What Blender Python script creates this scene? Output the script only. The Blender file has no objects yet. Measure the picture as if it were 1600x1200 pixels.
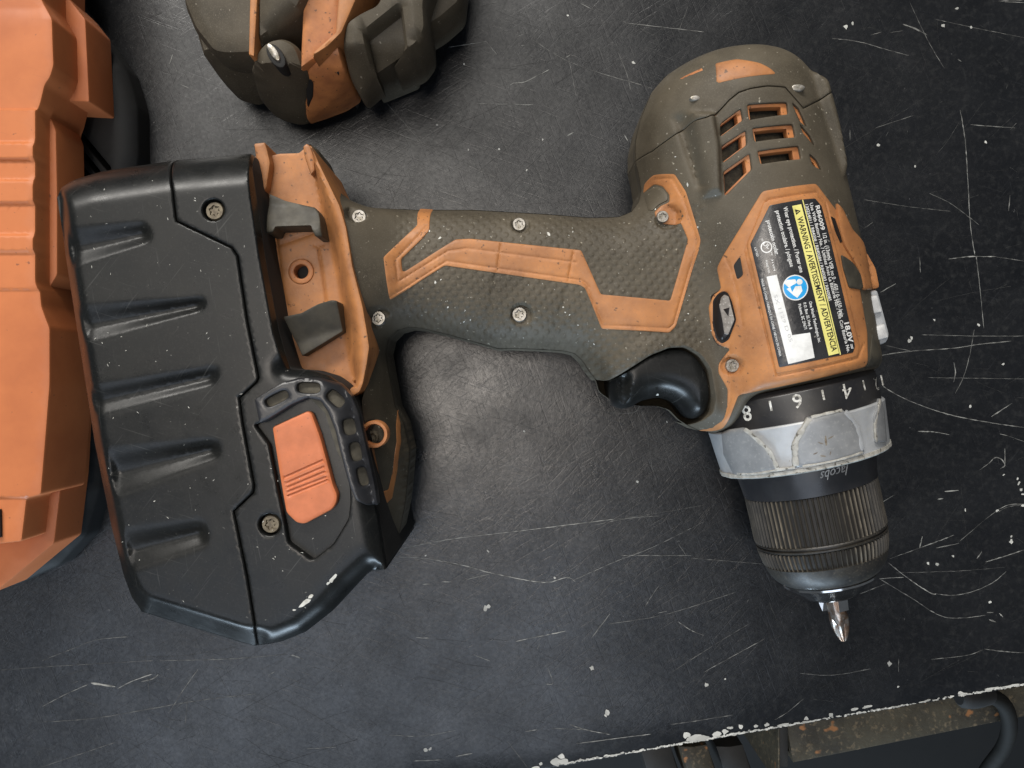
import bpy, math, random
import numpy as np
from mathutils import Vector
from mathutils.geometry import delaunay_2d_cdt

# ------------------------------------------------------------------ camera, world, lamps, exposure
SC = bpy.context.scene
COL = SC.collection
D = 300.0            # camera height over the bench top, mm
S0 = 0.23            # mm on the bench top per photo pixel
cam_d = bpy.data.cameras.new('camera')
cam_d.sensor_fit = 'HORIZONTAL'
cam_d.angle = 2 * math.atan(800 * S0 / D)
cam_d.clip_start = 0.01
cam_d.clip_end = 50
cam = bpy.data.objects.new('camera', cam_d)
cam.location = (0, 0, D / 1000)
COL.objects.link(cam)
SC.camera = cam

world = bpy.data.worlds.new("World")
SC.world = world
world.use_nodes = True
world.node_tree.nodes['Background'].inputs[0].default_value = (0.86, 0.93, 1.0, 1)
world.node_tree.nodes['Background'].inputs[1].default_value = 0.11

def area_lamp(name, loc, target, size, power, color):
    l = bpy.data.lights.new(name, 'AREA')
    l.shape = 'RECTANGLE'
    l.size, l.size_y = size
    l.energy = power
    l.color = color
    o = bpy.data.objects.new(name, l)
    o.location = loc
    o.rotation_euler = (Vector(target) - Vector(loc)).to_track_quat('-Z', 'Y').to_euler()
    COL.objects.link(o)
    return o

area_lamp('ceiling_panel', (-0.42, 0.50, 1.50), (-0.42, 0.50, 0), (1.15, 0.95), 8.5, (1.0, 0.96, 0.90))
area_lamp('ceiling_panel', (-0.38, -0.72, 1.50), (-0.38, -0.72, 0), (1.3, 0.75), 7.2, (0.74, 0.84, 1.0))
area_lamp('high_window', (-0.50, 1.30, 1.10), (-0.1, 0, 0), (1.3, 0.30), 38, (1.0, 0.96, 0.90))
area_lamp('low_window', (-0.25, -1.6, 0.13), (0, 0, 0.05), (1.3, 0.34), 34, (0.66, 0.83, 1.0))
area_lamp('work_lamp', (-0.19, 0.0, 1.60), (-0.19, 0, 0), (0.34, 0.26), 5.5, (1.0, 0.90, 0.80))

SC.view_settings.view_transform = 'Standard'
SC.view_settings.look = 'None'
SC.view_settings.exposure = -0.12
SC.view_settings.gamma = 1

rng = np.random.default_rng(7)
random.seed(7)

# ------------------------------------------------------------------ plane geometry helpers (mm)
def P(px, z):
    """photo pixels -> metric position at height z (pinhole of the camera above)"""
    px = np.asarray(px, float)
    k = S0 * (D - z) / D
    k = np.asarray(k)
    return np.stack([(px[..., 0] - 800) * k, (600 - px[..., 1]) * k], -1)

def rounded(pts, r, n=4):
    """closed polygon with corners eased over a distance r"""
    pts = np.asarray(pts, float)
    m = len(pts)
    out = []
    rs = r if hasattr(r, '__len__') else [r] * m
    for i in range(m):
        a, b, c = pts[i - 1], pts[i], pts[(i + 1) % m]
        la, lc = np.linalg.norm(a - b), np.linalg.norm(c - b)
        rr = min(rs[i], la * .49, lc * .49)
        if rr < 1e-3:
            out.append(b); continue
        p, q = b + (a - b) / la * rr, b + (c - b) / lc * rr
        for k in range(n + 1):
            t = k / n
            out.append((1 - t) ** 2 * p + 2 * t * (1 - t) * b + t * t * q)
    return np.array(out)

def smoothline(pts, n=6, closed=False):
    pts = np.asarray(pts, float)
    m = len(pts)
    out = []
    for i in range(m if closed else m - 1):
        g = (lambda j: pts[j % m]) if closed else (lambda j: pts[min(max(j, 0), m - 1)])
        p0, p1, p2, p3 = g(i - 1), g(i), g(i + 1), g(i + 2)
        for k in range(n):
            t = k / n
            out.append(.5 * ((2 * p1) + (p2 - p0) * t + (2 * p0 - 5 * p1 + 4 * p2 - p3) * t * t + (3 * p1 - p0 - 3 * p2 + p3) * t ** 3))
    if not closed:
        out.append(pts[-1])
    return np.array(out)

def resample(poly, step, closed=True):
    poly = np.asarray(poly, float)
    out = []
    n = len(poly)
    for i in range(n if closed else n - 1):
        a, b = poly[i], poly[(i + 1) % n]
        L = np.linalg.norm(b - a)
        if L < 1e-6:
            continue
        k = max(1, int(math.ceil(L / step)))
        for j in range(k):
            out.append(a + (b - a) * j / k)
    if not closed:
        out.append(poly[-1])
    return np.array(out)

def line_dist(p, line, closed=False):
    p = np.asarray(p, float)
    sh = p.shape[:-1]
    p = p.reshape(-1, 2)
    best = np.full(len(p), 1e18)
    n = len(line)
    for i in range(n if closed else n - 1):
        a, b = line[i], line[(i + 1) % n]
        ab = b - a
        L = ab @ ab
        if L < 1e-12:
            continue
        t = np.clip(((p - a) @ ab) / L, 0, 1)
        q = p - a - t[:, None] * ab
        best = np.minimum(best, (q * q).sum(1))
    return np.sqrt(best).reshape(sh)

def inside(p, poly):
    p = np.asarray(p, float)
    sh = p.shape[:-1]
    p = p.reshape(-1, 2)
    c = np.zeros(len(p), bool)
    n = len(poly)
    for i in range(n):
        a, b = poly[i], poly[(i + 1) % n]
        if a[1] == b[1]:
            continue
        m = (a[1] > p[:, 1]) != (b[1] > p[:, 1])
        x = (b[0] - a[0]) * (p[:, 1] - a[1]) / (b[1] - a[1]) + a[0]
        c ^= m & (p[:, 0] < x)
    return c.reshape(sh)

def sdf(p, poly):
    d = line_dist(p, poly, True)
    return np.where(inside(p, poly), d, -d)

def sstep(a, b, x):
    t = np.clip((x - a) / (b - a), 0, 1)
    return t * t * (3 - 2 * t)

def smax(a, b, k):
    h = np.clip(.5 + .5 * (a - b) / k, 0, 1)
    return b + (a - b) * h + k * h * (1 - h)

def prof(q, e=2.0):
    q = np.clip(q, 0, 1)
    return (1 - (1 - q) ** e) ** (1 / e)

class Field:
    """a height raster sampled bilinearly"""
    def __init__(self, x0, x1, y0, y1, res, fn):
        self.x0, self.y0, self.res = x0, y0, res
        xs = np.arange(x0, x1 + res, res); ys = np.arange(y0, y1 + res, res)
        X, Y = np.meshgrid(xs, ys)
        self.a = fn(np.stack([X, Y], -1))
    def __call__(self, p):
        p = np.asarray(p, float)
        u = np.clip((p[..., 0] - self.x0) / self.res, 0, self.a.shape[1] - 1.001)
        v = np.clip((p[..., 1] - self.y0) / self.res, 0, self.a.shape[0] - 1.001)
        i = u.astype(int); j = v.astype(int); fu = u - i; fv = v - j
        A = self.a
        return (A[j, i] * (1 - fu) + A[j, i + 1] * fu) * (1 - fv) + (A[j + 1, i] * (1 - fu) + A[j + 1, i + 1] * fu) * fv

def blur(a, n):
    k = np.ones(2 * n + 1) / (2 * n + 1)
    for _ in range(2):
        a = np.apply_along_axis(lambda r: np.convolve(np.pad(r, n, 'edge'), k, 'valid'), 0, a)
        a = np.apply_along_axis(lambda r: np.convolve(np.pad(r, n, 'edge'), k, 'valid'), 1, a)
    return a

def onsurf(px, f, z0=50.0):
    """metric position where the sight line through a photo pixel meets the height f"""
    px = np.asarray(px, float)
    z = np.full(px.shape[:-1], z0)
    for _ in range(14):
        z = .5 * z + .5 * f(P(px, z))
    return P(px, z)

# ------------------------------------------------------------------ object helpers
def root(name, label, cat, base, group=None):
    o = bpy.data.objects.new(name, None)
    o.empty_display_size = .02
    o.location = tuple(c / 1000 for c in base)
    o['label'] = label; o['category'] = cat
    if group: o['group'] = group
    COL.objects.link(o)
    return o

def origin(o):
    v = Vector((0, 0, 0))
    while o is not None:
        v += o.location
        o = o.parent
    return v

def build(name, verts, faces, m, parent=None, smooth=35, loc=None, kind=None, label=None):
    me = bpy.data.meshes.new(name)
    v = np.asarray(verts, float) / 1000
    off = np.array(origin(parent)) if parent is not None and loc is None else np.zeros(3)
    me.from_pydata((v - off).tolist(), [], [list(map(int, f)) for f in faces])
    me.validate()
    me.update()
    me.materials.append(m)
    if smooth:
        me.polygons.foreach_set('use_smooth', [True] * len(me.polygons))
        me.set_sharp_from_angle(angle=math.radians(smooth))
    return place(name, me, parent, loc, kind, label)

def place(name, me, parent=None, loc=None, kind=None, label=None, rotz=0):
    o = bpy.data.objects.new(name, me)
    COL.objects.link(o)
    if loc is not None:
        o.location = Vector([c / 1000 for c in loc]) - (origin(parent) if parent is not None else Vector((0, 0, 0)))
        o.rotation_euler.z = rotz
    if parent is not None: o.parent = parent
    if kind: o['kind'] = kind
    if label: o['label'] = label
    return o

def slab(name, poly, top, m, parent, depth=3.0, botz=None, bevel=.4, res=1.0, holes=(), off=0.0, mirror=None, cap=False,
         extra=None, inset=0.0, smooth=38, hole_depth=None, kind=None, label=None, edge=None, raw=False):
    """solid whose upper face follows the height function top over the outline poly"""
    loops = []
    for q in [poly] + list(holes):
        q = np.asarray(q, float)
        loops.append(resample(q, edge or res))
    if inset:
        q = loops[0]
        d = np.roll(q, -1, 0) - np.roll(q, 1, 0)
        n = np.stack([-d[:, 1], d[:, 0]], 1); n /= np.maximum(np.linalg.norm(n, axis=1, keepdims=True), 1e-9)
        area = .5 * np.sum(q[:, 0] * np.roll(q[:, 1], -1) - np.roll(q[:, 0], -1) * q[:, 1])
        loops[0] = q + n * inset * (1 if area > 0 else -1)
    def dist(p):
        d = sdf(p, loops[0])
        for h in loops[1:]:
            d = np.minimum(d, -sdf(p, h))
        return d
    lo, hi = loops[0].min(0), loops[0].max(0)
    ys = np.arange(lo[1], hi[1], res * .866); pts = []
    for k, y in enumerate(ys):
        xs = np.arange(lo[0] + (k % 2) * res * .5, hi[0], res)
        pts.append(np.stack([xs, np.full(len(xs), y)], 1))
    pts = np.concatenate(pts) if pts else np.zeros((0, 2))
    if extra is not None:
        pts = np.concatenate([pts, extra])
    if len(pts):
        dd = dist(pts)
        pts = pts[dd > max(.55 * res, bevel * 1.15)]
    rings = []
    if bevel > 0:
        for q in loops:
            d = np.roll(q, -1, 0) - np.roll(q, 1, 0)
            n = np.stack([-d[:, 1], d[:, 0]], 1); n /= np.maximum(np.linalg.norm(n, axis=1, keepdims=True), 1e-9)
            for f in (.3, 1.0):
                for s in (1, -1):
                    r = q + n * s * bevel * f
                    dr = dist(r)
                    rings.append(r[dr > bevel * f * .93])
    allp = np.concatenate(loops + rings + [pts])
    cons = []; b = 0
    for q in loops:
        n = len(q)
        cons += [(b + i, b + (i + 1) % n) for i in range(n)]
        b += n
    r = delaunay_2d_cdt([Vector(p) for p in allp], cons, [], 0, 1e-5)
    V = np.array([tuple(v) for v in r[0]])
    T = np.array([list(f) for f in r[2] if len(f) == 3])
    cen = V[T].mean(1)
    ok = inside(cen, loops[0])
    for h in loops[1:]:
        ok &= ~inside(cen, h)
    T = T[ok]
    e1 = V[T[:, 1]] - V[T[:, 0]]; e2 = V[T[:, 2]] - V[T[:, 0]]
    ar = e1[:, 0] * e2[:, 1] - e1[:, 1] * e2[:, 0]
    T[ar < 0] = T[ar < 0][:, ::-1]
    T = T[np.abs(ar) > 1e-9]
    used = np.unique(T); remap = -np.ones(len(V), int); remap[used] = np.arange(len(used))
    V = V[used]; T = remap[T]
    d = np.maximum(dist(V), 0)
    z = top(V) + off
    zt = z.copy()
    if bevel > 0:
        z = z - bevel * (1 - prof(d / bevel))
    V3 = np.concatenate([V, z[:, None]], 1)
    edges = {}
    for a, bb, c in T.tolist():
        for e in ((a, bb), (bb, c), (c, a)):
            edges[e] = 1
    bd = [e for e in edges if (e[1], e[0]) not in edges]
    faces = T.tolist()
    bv = sorted({i for e in bd for i in e}); bi = {v: k for k, v in enumerate(bv)}
    n = len(V3)
    if mirror is not None:
        low = V3.copy(); low[:, 2] = 2 * mirror - low[:, 2]
        low[:, 2] = np.minimum(low[:, 2], V3[:, 2] - .02)
        allv = np.concatenate([V3, low])
        faces += [[c + n, b_ + n, a + n] for a, b_, c in T.tolist()]
        faces += [[a, a + n, b_ + n, b_] for a, b_ in bd]
    else:
        sk = V3[bv].copy()
        sk[:, 2] = botz if botz is not None else zt[bv] - depth
        if cap:
            low = V3.copy(); low[:, 2] = botz if botz is not None else zt - depth
            allv = np.concatenate([V3, low])
            faces += [[c + n, b_ + n, a + n] for a, b_, c in T.tolist()]
            faces += [[a, a + n, b_ + n, b_] for a, b_ in bd]
        else:
            allv = np.concatenate([V3, sk])
            faces += [[a, n + bi[a], n + bi[b_], b_] for a, b_ in bd]
    if raw:
        return allv, faces
    return build(name, allv, faces, m, parent, smooth, kind=kind, label=label)

def box(name, a, b, z0, z1, w, m, parent, bevel=.6, **k):
    """bar from a to b (mm) of width w"""
    a = np.asarray(a, float); b = np.asarray(b, float)
    d = (b - a) / np.linalg.norm(b - a); n = np.array([-d[1], d[0]]) * w / 2
    return slab(name, [a - n, b - n, b + n, a + n], lambda p: np.full(len(p), z1), m, parent, botz=z0, bevel=bevel, res=8, cap=True, **k)

def tube(path, rad, seg=12):
    path = np.asarray(path, float); n = len(path)
    V = []; F = []
    for i in range(n):
        t = path[min(i + 1, n - 1)] - path[max(i - 1, 0)]; t /= np.linalg.norm(t)
        up = np.array([0, 0, 1.]) if abs(t[2]) < .9 else np.array([1., 0, 0])
        a = np.cross(t, up); a /= np.linalg.norm(a); b = np.cross(a, t)
        r = rad[i] if hasattr(rad, '__len__') else rad
        for k in range(seg):
            th = 2 * math.pi * k / seg
            V.append(path[i] + r * (math.cos(th) * a + math.sin(th) * b))
    for i in range(n - 1):
        for k in range(seg):
            k2 = (k + 1) % seg
            F.append([i * seg + k, i * seg + k2, (i + 1) * seg + k2, (i + 1) * seg + k])
    F.append(list(range(seg))); F.append([(n - 1) * seg + k for k in range(seg)][::-1])
    return V, F

# ------------------------------------------------------------------ materials
def mat(name, c1, c2=None, nscale=90, contrast=(.38, .62), rough=.5, rvar=.0, metal=0.0, spec=.5, speck=None, bump=None, fine=None, dimple=None, coat=0.0, scuff=None, stretch=(1, 1, 1)):
    m = bpy.data.materials.new(name); m.use_nodes = True
    t = m.node_tree; N = t.nodes; L = t.links
    B = N['Principled BSDF']
    tc = N.new('ShaderNodeTexCoord')
    mp = N.new('ShaderNodeMapping'); mp.inputs['Scale'].default_value = stretch
    L.new(tc.outputs['Object'], mp.inputs[0])
    co = tc.outputs['Object']
    def noise(scale, detail=5, rgh=.6, vec=co):
        n = N.new('ShaderNodeTexNoise'); n.inputs['Scale'].default_value = scale
        n.inputs['Detail'].default_value = detail; n.inputs['Roughness'].default_value = rgh
        L.new(vec, n.inputs['Vector']); return n.outputs['Fac']
    def ramp(f, a, b):
        r = N.new('ShaderNodeMapRange'); r.inputs['From Min'].default_value = a; r.inputs['From Max'].default_value = b
        L.new(f, r.inputs[0]); return r.outputs[0]
    def mix(fac, a, b):
        x = N.new('ShaderNodeMix'); x.data_type = 'RGBA'
        if hasattr(fac, 'name'): L.new(fac, x.inputs[0])
        else: x.inputs[0].default_value = fac
        for s, v in ((6, a), (7, b)):
            if hasattr(v, 'name'): L.new(v, x.inputs[s])
            else: x.inputs[s].default_value = (*v, 1)
        return x.outputs[2]
    n1 = noise(nscale, vec=mp.outputs[0])
    c = mix(ramp(n1, *contrast), c1, c2 or [v * .75 for v in c1])
    if fine:      # fine colour grain: (scale, colour, from, to)
        c = mix(ramp(noise(fine[0], 3), fine[2], fine[3]), c, fine[1])
    if speck:     # light dust specks: (scale, colour, threshold)
        c = mix(ramp(noise(speck[0], 2, .5), speck[2], speck[2] + .05), c, speck[1])
    if scuff:     # stretched hairline scuffs: (colour, strength, angle, thresh)
        for k, (ang, sc) in enumerate(((.3, (60, 2200, 1)), (-.9, (50, 1900, 1)), (1.4, (70, 2400, 1)))):
            mm = N.new('ShaderNodeMapping'); mm.inputs['Rotation'].default_value = (0, 0, ang); mm.inputs['Scale'].default_value = sc
            mm.inputs['Location'].default_value = (k * 3.1, k * 1.7, 0)
            m0 = N.new('ShaderNodeMapping'); m0.inputs['Rotation'].default_value = (0, 0, ang)
            L.new(co, m0.inputs[0]); mm.inputs['Rotation'].default_value = (0, 0, 0); L.new(m0.outputs[0], mm.inputs[0])
            f = ramp(noise(1.0, 2, .5, mm.outputs[0]), scuff[2], scuff[2] + .12)
            mu = N.new('ShaderNodeMath'); mu.operation = 'MULTIPLY'; L.new(f, mu.inputs[0]); mu.inputs[1].default_value = scuff[1]
            c = mix(mu.outputs[0], c, scuff[0])
    L.new(c, B.inputs['Base Color'])
    B.inputs['Metallic'].default_value = metal
    B.inputs['Specular IOR Level'].default_value = spec
    B.inputs['Coat Weight'].default_value = coat
    B.inputs['Roughness'].default_value = rough
    if rvar:
        r = N.new('ShaderNodeMapRange'); r.inputs['To Min'].default_value = rough - rvar; r.inputs['To Max'].default_value = rough + rvar
        r.inputs['From Min'].default_value = .3; r.inputs['From Max'].default_value = .7
        L.new(noise(nscale * 2.3, 6, .65), r.inputs[0]); L.new(r.outputs[0], B.inputs['Roughness'])
    h = None
    if bump:      # (scale, distance mm)
        bn = N.new('ShaderNodeBump'); bn.inputs['Strength'].default_value = 1; bn.inputs['Distance'].default_value = bump[1] / 1000
        L.new(noise(bump[0], 4, .6), bn.inputs['Height']); h = bn.outputs[0]
    if dimple:    # small moulded studs: (scale, distance mm, xmin, xmax) along the handle
        vo = N.new('ShaderNodeTexVoronoi'); vo.inputs['Scale'].default_value = dimple[0]; vo.inputs['Randomness'].default_value = .12
        m2 = N.new('ShaderNodeMapping'); m2.inputs['Scale'].default_value = (1, 1, 0); m2.inputs['Rotation'].default_value = (0, 0, .7)
        L.new(co, m2.inputs[0]); L.new(m2.outputs[0], vo.inputs['Vector'])
        f = ramp(vo.outputs['Distance'], .42, .18)
        sx = N.new('ShaderNodeSeparateXYZ'); L.new(co, sx.inputs[0])
        g = ramp(sx.outputs[0], dimple[2], dimple[2] + .004); g2 = ramp(sx.outputs[0], dimple[3], dimple[3] - .004)
        gy = ramp(sx.outputs[1], dimple[4], dimple[4] - .004)
        mu = N.new('ShaderNodeMath'); mu.operation = 'MULTIPLY'; L.new(f, mu.inputs[0]); L.new(g, mu.inputs[1])
        mv = N.new('ShaderNodeMath'); mv.operation = 'MULTIPLY'; L.new(mu.outputs[0], mv.inputs[0]); L.new(g2, mv.inputs[1])
        mw = N.new('ShaderNodeMath'); mw.operation = 'MULTIPLY'; L.new(mv.outputs[0], mw.inputs[0]); L.new(gy, mw.inputs[1])
        b2 = N.new('ShaderNodeBump'); b2.inputs['Strength'].default_value = 1; b2.inputs['Distance'].default_value = dimple[1] / 1000
        L.new(mw.outputs[0], b2.inputs['Height'])
        if h: L.new(h, b2.inputs['Normal'])
        h = b2.outputs[0]
    if h: L.new(h, B.inputs['Normal'])
    return m

M = {}
DUST = (.16, .135, .095)
M['rubber'] = mat('olive_rubber', (.092, .076, .053), (.050, .041, .028), 55, (.34, .68), rough=.62, rvar=.08, spec=.35, speck=(900, (.30, .27, .21), .70),
                  fine=(2600, (.10, .088, .064), .5, .75), bump=(4200, 0.0140), dimple=(430, .17, -.036, .058, .055))
M['rubber_plain'] = mat('olive_rubber_plain', (.094, .078, .054), (.050, .041, .028), 60, (.34, .68), rough=.6, rvar=.08, spec=.35,
                        speck=(900, (.28, .25, .2), .71), fine=(2600, (.11, .095, .068), .5, .75), bump=(4200, 0.0140))
M['rubber_grey'] = mat('grey_rubber_tab', (.072, .064, .047), (.042, .038, .029), 160, rough=.55, rvar=.08, spec=.4, bump=(3000, 0.0140))
M['orange'] = mat('worn_orange_plastic', (.46, .193, .066), (.25, .105, .042), 110, (.36, .74), rough=.5, rvar=.08, spec=.4,
                  speck=(620, (.13, .065, .032), .67), fine=(1500, (.36, .165, .07), .5, .78), bump=(2500, 0.0084))
M['orange_dark'] = mat('grimy_orange_plastic', (.50, .20, .07), (.33, .125, .05), 140, (.38, .66), rough=.5, rvar=.08, spec=.4,
                       speck=(800, (.12, .06, .03), .67), bump=(2500, 0.0084))
M['orange_button'] = mat('bright_orange_plastic', (.56, .165, .065), (.46, .135, .052), 150, rough=.45, rvar=.06, spec=.4, speck=(1100, (.3, .09, .04), .72), bump=(2500, 0.0056))
M['orange_case'] = mat('orange_case_plastic', (.52, .165, .055), (.42, .125, .042), 30, rough=.5, rvar=.06, spec=.35, speck=(500, (.26, .09, .04), .72), bump=(1200, 0.0084), scuff=((.30, .11, .05), .30, .68))
M['orange_grime'] = mat('brown_grime', (.12, .09, .06), (.20, .17, .13), 900, rough=.7)
M['black'] = mat('black_battery_plastic', (.0065, .0072, .0074), (.010, .0102, .0095), 60, rough=.31, rvar=.06, spec=.30, fine=(1800, (.019, .019, .0175), .52, .8),
                 speck=(1200, (.10, .10, .09), .735), bump=(1800, 0.0098), scuff=((.12, .12, .115), .35, .68))
M['black_gloss'] = mat('black_latch_plastic', (.014, .015, .018), (.022, .022, .024), 90, rough=.32, rvar=.06, spec=.55, speck=(1300, (.10, .10, .09), .74), bump=(1500, 0.0056))
M['dust_pocket'] = mat('dusty_recess', (.055, .050, .038), (.09, .08, .06), 300, rough=.9, bump=(1500, 0.0560))
M['void'] = mat('dark_interior', (.012, .011, .010), (.008, .008, .008), 100, rough=.8)
M['motor'] = mat('dusty_motor_can', (.075, .062, .042), (.13, .11, .075), 500, rough=.8, fine=(2000, (.04, .035, .028), .45, .7), bump=(1600, 0.0420))
M['steel'] = mat('screw_steel', (.42, .40, .37), (.24, .22, .18), 900, rough=.45, metal=.8, bump=(4000, 0.0084))
M['dirty_steel'] = mat('dirty_screw_steel', (.20, .17, .12), (.11, .09, .065), 700, rough=.6, metal=.5, bump=(2500, 0.0140))
M['silver'] = mat('silver_painted_plastic', (.44, .455, .47), (.36, .37, .38), 120, rough=.42, rvar=.06, metal=.25, spec=.5, fine=(900, (.45, .45, .43), .55, .8),
                  speck=(420, (.24, .22, .18), .72), bump=(2500, 0.0056))
M['silver_edge'] = mat('lit_worn_collar_edge', (.43, .42, .385), (.30, .285, .25), 500, rough=.5, speck=(600, (.12, .11, .09), .62), bump=(1500, 0.0224))  # worn collar lip, and the light painted along the pad bevels
M['ring'] = mat('black_ring_plastic', (.014, .014, .016), (.022, .021, .021), 80, rough=.36, rvar=.08, spec=.5, fine=(900, (.05, .047, .04), .6, .85), bump=(2000, 0.0056))
M['knurl'] = mat('knurled_sleeve', (.014, .013, .012), (.028, .025, .020), 160, rough=.48, rvar=.08, spec=.5, fine=(1500, (.09, .076, .056), .56, .82), bump=(2000, 0.0140))
M['chrome'] = mat('chrome', (.75, .75, .76), (.6, .6, .6), 300, rough=.14, metal=1, bump=(1500, 0.0028))
M['bit'] = mat('rusty_bit_steel', (.50, .46, .42), (.30, .20, .14), 330, (.42, .58), rough=.34, metal=.9, fine=(1200, (.33, .16, .09), .55, .75), bump=(2500, 0.0112))
M['label'] = mat('black_label_film', (.016, .016, .018), (.03, .03, .032), 120, rough=.26, rvar=.06, spec=.6, speck=(800, (.2, .19, .17), .71), bump=(500, 0.0600))
M['print_white'] = mat('white_print', (.78, .78, .76), (.62, .62, .6), 300, rough=.4)
M['print_yellow'] = mat('yellow_print', (.80, .74, .25), (.72, .66, .2), 200, rough=.35)
M['print_black'] = mat('black_print', (.02, .02, .02), rough=.35)
M['print_grey'] = mat('faint_print', (.50, .50, .5), rough=.4)
M['faded_print'] = mat('faded_grey_print', (.30, .30, .30), (.12, .12, .12), 500, rough=.5)
M['print_blue'] = mat('blue_print', (.02, .33, .70), (.02, .30, .64), 200, rough=.35)
M['worn_print'] = mat('worn_white_print', (.62, .61, .57), (.25, .24, .21), 700, (.45, .6), rough=.5)
M['paint_fleck'] = mat('white_paint_flecks', (.62, .62, .57), (.45, .44, .4), 600, rough=.5)
M['switch_grey'] = mat('worn_switch_face', (.26, .23, .20), (.17, .15, .13), 500, rough=.5, speck=(1500, (.42, .39, .35), .62), bump=(2200, 0.0336))
M['switch_dark'] = mat('switch_brown_black', (.014, .011, .010), rough=.35)
M['bright_silver'] = mat('bright_selector', (.66, .66, .65), (.5, .5, .5), 300, rough=.4, metal=.2, speck=(700, (.25, .2, .16), .68), bump=(1200, 0.0224))
M['base_grey'] = mat('charcoal_base_plastic', (.014, .0145, .015), (.011, .011, .011), 80, rough=.65, spec=.25, bump=(1500, 0.0084))
M['rail'] = mat('rusty_galvanised_steel', (.085, .072, .047), (.045, .038, .027), 60, rough=.6, metal=.35, fine=(500, (.20, .15, .09), .55, .75), speck=(160, (.36, .16, .06), .66), bump=(400, 0.2000))
M['cable'] = mat('grey_cable_sheath', (.008, .008, .007), (.012, .012, .011), 120, rough=.75, spec=.2, bump=(900, 0.0500))
M['under'] = mat('dark_cabinet_paint', (.012, .0125, .012), (.022, .019, .015), 30, rough=.6, bump=(200, 0.1000))
M['floor'] = mat('shop_floor_concrete', (.010, .0095, .009), (.006, .006, .006), 6, rough=.8)

# bench laminate: mottled black with hairline scratches
def table_material():
    m = mat('scratched_black_laminate', (.004, .0046, .0060), (.008, .0088, .0105), 26, (.36, .66), rough=.30, spec=.4,
            fine=(420, (.018, .0185, .019), .50, .80), speck=(520, (.06, .06, .06), .76), scuff=((.05, .052, .056), .22, .66))
    t = m.node_tree; N = t.nodes; L = t.links; B = N['Principled BSDF']
    tc = N.new('ShaderNodeTexCoord')
    def noise(scale, det, vec, rg=.6, loc=(0, 0, 0), sc=(1, 1, 1), rot=0):
        m0 = N.new('ShaderNodeMapping'); m0.inputs['Rotation'].default_value = (0, 0, rot); L.new(vec, m0.inputs[0])
        m1 = N.new('ShaderNodeMapping'); m1.inputs['Scale'].default_value = sc; m1.inputs['Location'].default_value = loc; L.new(m0.outputs[0], m1.inputs[0])
        n = N.new('ShaderNodeTexNoise'); n.inputs['Scale'].default_value = scale; n.inputs['Detail'].default_value = det; n.inputs['Roughness'].default_value = rg
        L.new(m1.outputs[0], n.inputs['Vector']); return n.outputs['Fac']
    def rng_(f, a, b, c, d):
        r = N.new('ShaderNodeMapRange'); r.inputs['From Min'].default_value = a; r.inputs['From Max'].default_value = b
        r.inputs['To Min'].default_value = c; r.inputs['To Max'].default_value = d; L.new(f, r.inputs[0]); return r.outputs[0]
    def math_(op, a, b):
        x = N.new('ShaderNodeMath'); x.operation = op
        for i, v in enumerate((a, b)):
            if hasattr(v, 'name'): L.new(v, x.inputs[i])
            else: x.inputs[i].default_value = v
        return x.outputs[0]
    co = tc.outputs['Object']
    # smudges and rubbed patches change how much the surface shines
    smud = rng_(noise(34, 9, co, .68), .25, .77, .40, .80)
    grain = rng_(noise(900, 4, co, .65), .3, .7, .8, 1.2)
    L.new(math_('MULTIPLY', smud, grain), B.inputs['Specular IOR Level'])
    L.new(rng_(noise(48, 8, co, .7, (4, 2, 0)), .3, .7, .25, .37), B.inputs['Roughness'])
    # pebbled laminate and hairline grooves
    h = noise(560, 5, co, .6)
    st = None
    for k, (rot, sc) in enumerate(((.35, (40, 1500, 1)), (-.55, (55, 1700, 1)), (1.2, (60, 1300, 1)), (2.3, (45, 1600, 1)))):
        f = rng_(noise(1, 2, co, .5, (k * 7.3, k * 3.1, 0), sc, rot), .60, .70, 0, 1)
        st = f if st is None else math_('MAXIMUM', st, f)
    hh = math_('SUBTRACT', h, math_('MULTIPLY', st, .24))
    bn = N.new('ShaderNodeBump'); bn.inputs['Strength'].default_value = 1; bn.inputs['Distance'].default_value = .00006
    L.new(hh, bn.inputs['Height']); L.new(bn.outputs[0], B.inputs['Normal'])
    return m
M['table'] = table_material()

def attr_material(name, base, light):
    m = bpy.data.materials.new(name); m.use_nodes = True
    N = m.node_tree.nodes; L = m.node_tree.links; B = N['Principled BSDF']
    a = N.new('ShaderNodeAttribute'); a.attribute_name = 'wear'
    x = N.new('ShaderNodeMix'); x.data_type = 'RGBA'
    x.inputs[6].default_value = (*base, 1); x.inputs[7].default_value = (*light, 1)
    L.new(a.outputs['Fac'], x.inputs[0]); L.new(x.outputs[2], B.inputs['Base Color'])
    B.inputs['Roughness'].default_value = .5
    B.inputs['Specular IOR Level'].default_value = .3
    return m
M['scratch'] = attr_material('scratch_marks', (.010, .0103, .011), (.62, .62, .58))

M['knurl_rib'] = attr_material('worn_ribs', (.011, .0105, .010), (.22, .19, .145))

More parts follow.
